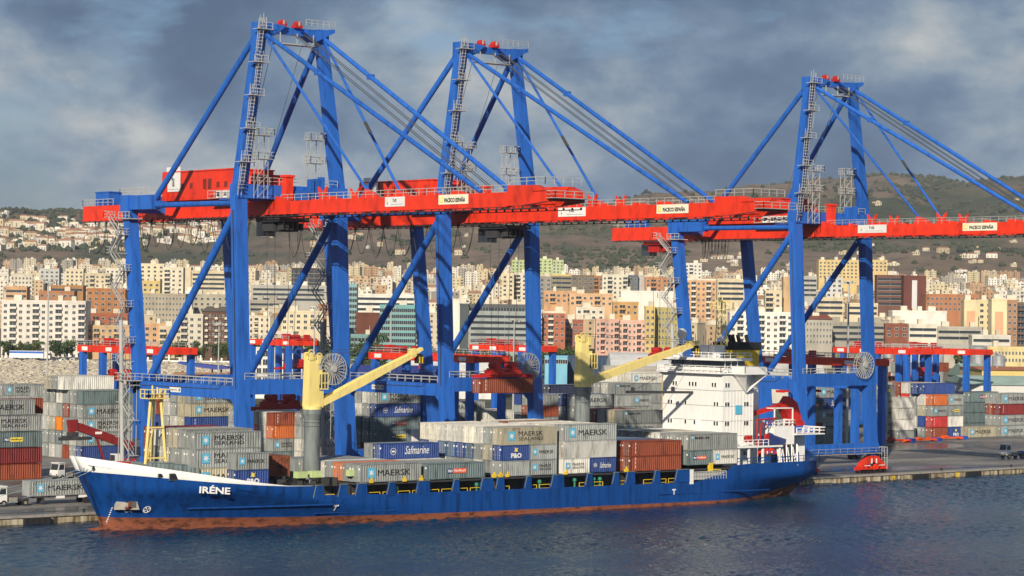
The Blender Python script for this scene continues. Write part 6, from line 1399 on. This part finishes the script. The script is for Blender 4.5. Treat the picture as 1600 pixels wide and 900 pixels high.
def shed(label, x0, x1, yt, ye, D, wall, roofc, dep=40, name='warehouse'):
    xc = (x0+x1)/2; W_ = (x1-x0)*D/F_PX; z0 = 1.3; zr = CAMH+(HORY(xc)-yt)*D/F_PX-z0; ze = CAMH+(HORY(xc)-ye)*D/F_PX-z0
    o = at_root(name, label, 'warehouse', xc, D, z0); w = MB(); w.bb((-W_/2, 0, 0), (W_/2, dep, ze)); w.build('wall', bmat(wall), o)
    r_ = MB(); pts = [(-W_/2-.4, -.5, ze)]+[(-W_/2-.4, dep*.5*t, ze+(zr-ze)*math.sin(t*math.pi/2)) for t in (.33, .66, 1)]+[(-W_/2-.4, dep+.5, ze)]; r_.prism(pts, (W_+.8, 0, 0)); r_.build('roof', bmat(roofc), o); return o, W_, ze
shed('big white round-roofed warehouse behind the aft crane jib', 958, 1075, 553, 575, 840, (.5, .48, .42), (.60, .60, .58))
shed('long beige roofed shed below the white warehouse', 950, 1060, 574, 588, 790, (.45, .36, .20), (.56, .50, .40))
o, w_, h_ = shed('yellow warehouse with red roof edge at right', 1536, 1650, 575, 579, 800, (.62, .50, .19), (.40, .15, .07)); add_windows(o, w_, h_, 4, 1, 1.8, 1.2, 2.4)
shed('low mint roofed shed before the yellow warehouse', 1516, 1640, 590, 602, 720, (.55, .55, .52), (.33, .44, .38))
shed('low mint roofed shed left of the yellow warehouse', 1515, 1545, 570, 590, 840, (.60, .58, .52), (.34, .46, .40))
shed('long pale shed with a white terrace wall at right', 1512, 1660, 596, 606, 770, (.66, .66, .62), (.5, .5, .46), 10)
shed('yellow long container shed beside the boulder slope', 272, 370, 583, 592, 780, (.52, .36, .10), (.42, .22, .10), 14)
shed('white low hall behind the long red yard crane', 640, 780, 560, 590, 880, (.70, .70, .70), (.62, .62, .6))
shed('blue roofed hall under the second diagonal brace', 548, 690, 573, 588, 830, (.03, .05, .24), (.03, .05, .24))
shed('grey hall behind the crane on the right', 1150, 1290, 556, 590, 880, (.55, .53, .48), (.50, .49, .46))
# blue canopy in front of the slope
a = at_root('canopy', 'slanting dark blue canopy roof on posts before the boulders', 'canopy', 318, 845, 1.3); b = MB(); zc = CAMH+(HORY(318)-570)*845/F_PX-1.3; w_ = 78*845/F_PX
b.prism([(-w_/2, 0, zc+.9), (w_/2, 0, zc-.6), (w_/2, 0, zc-1.3), (w_/2-4, 0, zc-1.6), (-w_/2+2, 0, zc-.2), (-w_/2, 0, zc+.4)], (0, 9, 0)); b.build('roof', paint('canopy_blue', (.02, .045, .27)), a)
for x in (-4, 3, 6): b = MB(); b.tube((x, 3, 0), (x, 3, zc-.8), .3, 8); b.build('post', P['steel'], a)
for x0, x1, yt, yb, D, lab in ((1516, 1544, 540, 566, 950, 'large silver storage tank beside the far yard crane'), (1551, 1572, 555, 575, 900, 'small silver storage tank before the yellow office'), (1460, 1476, 543, 556, 1000, 'small grey tank seen under the far yard crane'), (1382, 1398, 545, 560, 980, 'cream tank behind the rightmost leg')):
    xc = (x0+x1)/2; rr_ = (x1-x0)*D/F_PX/2; zt = CAMH+(HORY(xc)-yt)*D/F_PX-1.3; o = at_root('storage_tank', lab, 'tank', xc, D, 1.3)
    b = MB(); b.tube((0, 0, 0), (0, 0, zt-rr_*.15), rr_, 28); b.tube((0, 0, zt-rr_*.15), (0, 0, zt), rr_, 28, 0, rr_*.5); b.build('shell', paint('tank_silver', (.42, .44, .46), .4, .2, metal=.4), o)
    b = MB()
    for k in range(4): b.tube((0, 0, zt*(.2+k*.2)), (0, 0, zt*(.2+k*.2)+.25), rr_+.12, 28)
    b.build('ring', P['steel'], o)
# lorry and cars on the shore road
def on_road(px, D=1186): p = AT(px, 450, D); return (p.x, p.y, 6.1)
o = thing('lorry', 'white lorry with blue striped trailer on the shore road, left', 'lorry', on_road(60), RZ0); b = MB(); b.bb((-13, -1.2, .9), (3, 1.2, 4.2)); b.bb((-13, -1.25, 3.0), (3, -1.2, 4.0), 1); b.build('trailer', [P['white'], P['blue']], o)
b = MB(); b.bb((3.6, -1.2, .7), (6.2, 1.2, 3.6)); b.bb((5.2, -1.22, 2.2), (6.22, 1.22, 3.2), 1); b.build('cab', [P['white'], P['glass']], o)
for x in (-11, -9.5, .5, 5): b = MB(); b.tube((x, -1.25, .5), (x, 1.25, .5), .5, 12); b.build('wheel', P['black'], o)
carm = MB(); carm.prism([(-2.1, -.85, .35), (-2.1, -.85, .95), (-1.3, -.85, 1.05), (-.7, -.85, 1.5), (.9, -.85, 1.5), (1.5, -.85, 1.05), (2.1, -.85, .9), (2.1, -.85, .35)], (0, 1.7, 0)); carm.prism([(-1.15, -.87, 1.05), (-.65, -.87, 1.42), (.82, -.87, 1.42), (1.3, -.87, 1.05)], (0, 1.74, 0), 1)
for x in (-1.3, 1.3): carm.tube((x, -.9, .33), (x, .9, .33), .33, 10, 2)
cme = carm.mesh('parked_car', [P['white'], P['glass'], P['black']])
for i, (px, c) in enumerate(((84, (.05, .05, .06)), (96, (.06, .07, .09)), (104, (.4, .4, .4)), (111, (.03, .03, .04)), (118, (.5, .5, .5)), (126, (.05, .04, .04)))):
    o = link('parked_car', cme, None, on_road(px)); o.rotation_euler.z = RZ0; o.material_slots[0].link = 'OBJECT'; o.material_slots[0].material = paint('car_%d' % i, c, .3)
    tag(o, 'tiny %s car parked on the shore road, %s from the lorry' % ('light' if c[0] > .3 else 'dark', ['first', 'second', 'third', 'fourth', 'fifth', 'sixth'][i]), 'car', 'cars parked on the shore road')
# trees
def crown_mesh(seed, r, h, n, palm=False):
    rr = random.Random(seed); v, f = [], []
    if palm:
        for i in range(16):
            a = 2*math.pi*i/16+rr.random()*.3; prev = None; w_ = .45
            for k in range(5):
                t = k/4; q = r*t; z = h+1.2*math.sin(t*2.4)-t*t*1.8*rr.uniform(.8, 1.3); sx, sy = -math.sin(a)*w_*(1-t*.7), math.cos(a)*w_*(1-t*.7); cx_, cy_ = q*math.cos(a), q*math.sin(a)
                v += [(cx_+sx, cy_+sy, z-.2), (cx_, cy_, z), (cx_-sx, cy_-sy, z-.2)]
                if k: o_ = len(v)-6; f += [(o_, o_+1, o_+4, o_+3), (o_+1, o_+2, o_+5, o_+4)]
        return v, f
    lob = [(Vector((rr.gauss(0, .38), rr.gauss(0, .38), rr.uniform(.1, .95))), rr.uniform(.32, .55)) for _ in range(9)]
    for _ in range(n):
        c, s = rr.choice(lob); d = Vector((rr.gauss(0, 1), rr.gauss(0, 1), rr.gauss(0, 1))).normalized()*s*rr.uniform(.55, 1.05)
        p = Vector(((c.x+d.x)*r, (c.y+d.y)*r, 1.6+max(.05, c.z+d.z*.8)*h)); nrm = (d.normalized()+Vector((rr.gauss(0, .5), rr.gauss(0, .5), rr.gauss(0, .5)))).normalized(); a, b_ = perp(nrm); q = rr.uniform(.25, .5); o_ = len(v)
        v += [tuple(p+a*q), tuple(p+b_*q*.8), tuple(p-a*q), tuple(p-b_*q*.8)]; f.append((o_, o_+1, o_+2, o_+3))
    return v, f
leaf = [paint('leaf_%d' % i, c, .8, .5, (.8, .8, .8), vary=.15) for i, c in enumerate([(.045, .085, .022), (.065, .10, .03), (.09, .10, .03)])]
bark = flat('bark', (.12, .085, .055), .9); TR = []
for k in range(5):
    palm = k == 4; v, f = crown_mesh(k, 3.6 if not palm else 3.0, 5.8 if not palm else 8.5, 620, palm)
    cm_ = bpy.data.meshes.new('crown'); cm_.from_pydata(v, [], f); cm_.materials.append(leaf[k % 3])
    tm = MB(); tm.tube((0, 0, -1), (.1, 0, 3.2 if not palm else 8.6), .32, 8, 0, .2)
    if not palm:
        for a in (0, 2.1, 4.2): tm.tube((.1, 0, 2.4), (1.5*math.cos(a), 1.5*math.sin(a), 4.8), .16, 6, 0, .07)
    TR.append((cm_, tm.mesh('trunk', [bark]), palm))
def tree(px, D, z, k, s, label, group):
    p = AT(px, 450, D); o = thing('palm_tree' if TR[k][2] else 'shore_tree', label, 'palm tree' if TR[k][2] else 'tree', (p.x, p.y, z), rnd.random()*6, group); o.scale = (s, s, s)
    link('crown', TR[k][0], o); link('trunk', TR[k][1], o)
def row(px0, px1, n, D, z, s, label, group, palms=.18):
    for i in range(n):
        k = 4 if rnd.random() < palms else rnd.randrange(4)
        px = px0+(px1-px0)*(i+.5+rnd.uniform(-.3, .3))/n
        tree(px, D+rnd.uniform(-8, 8), z, k, s*rnd.uniform(.8, 1.15), label.replace('tree', 'palm') if k == 4 else label, group)
row(2, 70, 9, 1205, 6.2, .95, 'leafy green tree in the row before the long white apartments', 'trees before the white apartments')
row(86, 118, 5, 1202, 6.2, 1.0, 'leafy green tree in the row before the long white apartments', 'trees before the white apartments')
row(255, 400, 20, 1205, 6.2, 1.0, 'leafy green tree in the shore row before the brown corner block', 'trees on the shore promenade')
row(560, 600, 7, 1100, 3.5, 1.7, 'dark green tree below the teal glass building', 'trees below the glass buildings', .1)
row(650, 720, 9, 1120, 4, 1.3, 'dark green tree between the third leg and the louvred office', 'trees beside the third leg')
row(735, 850, 16, 1100, 3.5, 1.3, 'dark green tree behind the yard crane below the louvred office', 'trees below the louvred office')
row(846, 900, 10, 1100, 3.5, 1.45, 'dark green tree in front of the brick red apartments', 'trees before the brick apartments', .25)
row(400, 455, 8, 1230, 6, 1.2, 'dark green tree behind the white framed office', 'trees behind the port office')
row(1145, 1240, 8, 1150, 4, .9, 'small green tree in front of the long white apartments at right', 'trees before the right white apartments')
tree(1519, 1080, 2.6, 1, 1.9, 'single dark conifer-like tree beside the far yard crane', None)
row(480, 545, 8, 1200, 5, 1.3, 'dark green tree behind the left waterside legs', 'trees behind the second leg')
print('CONTAINERS', NCONT[0], 'OBJECTS', len(bpy.data.objects))
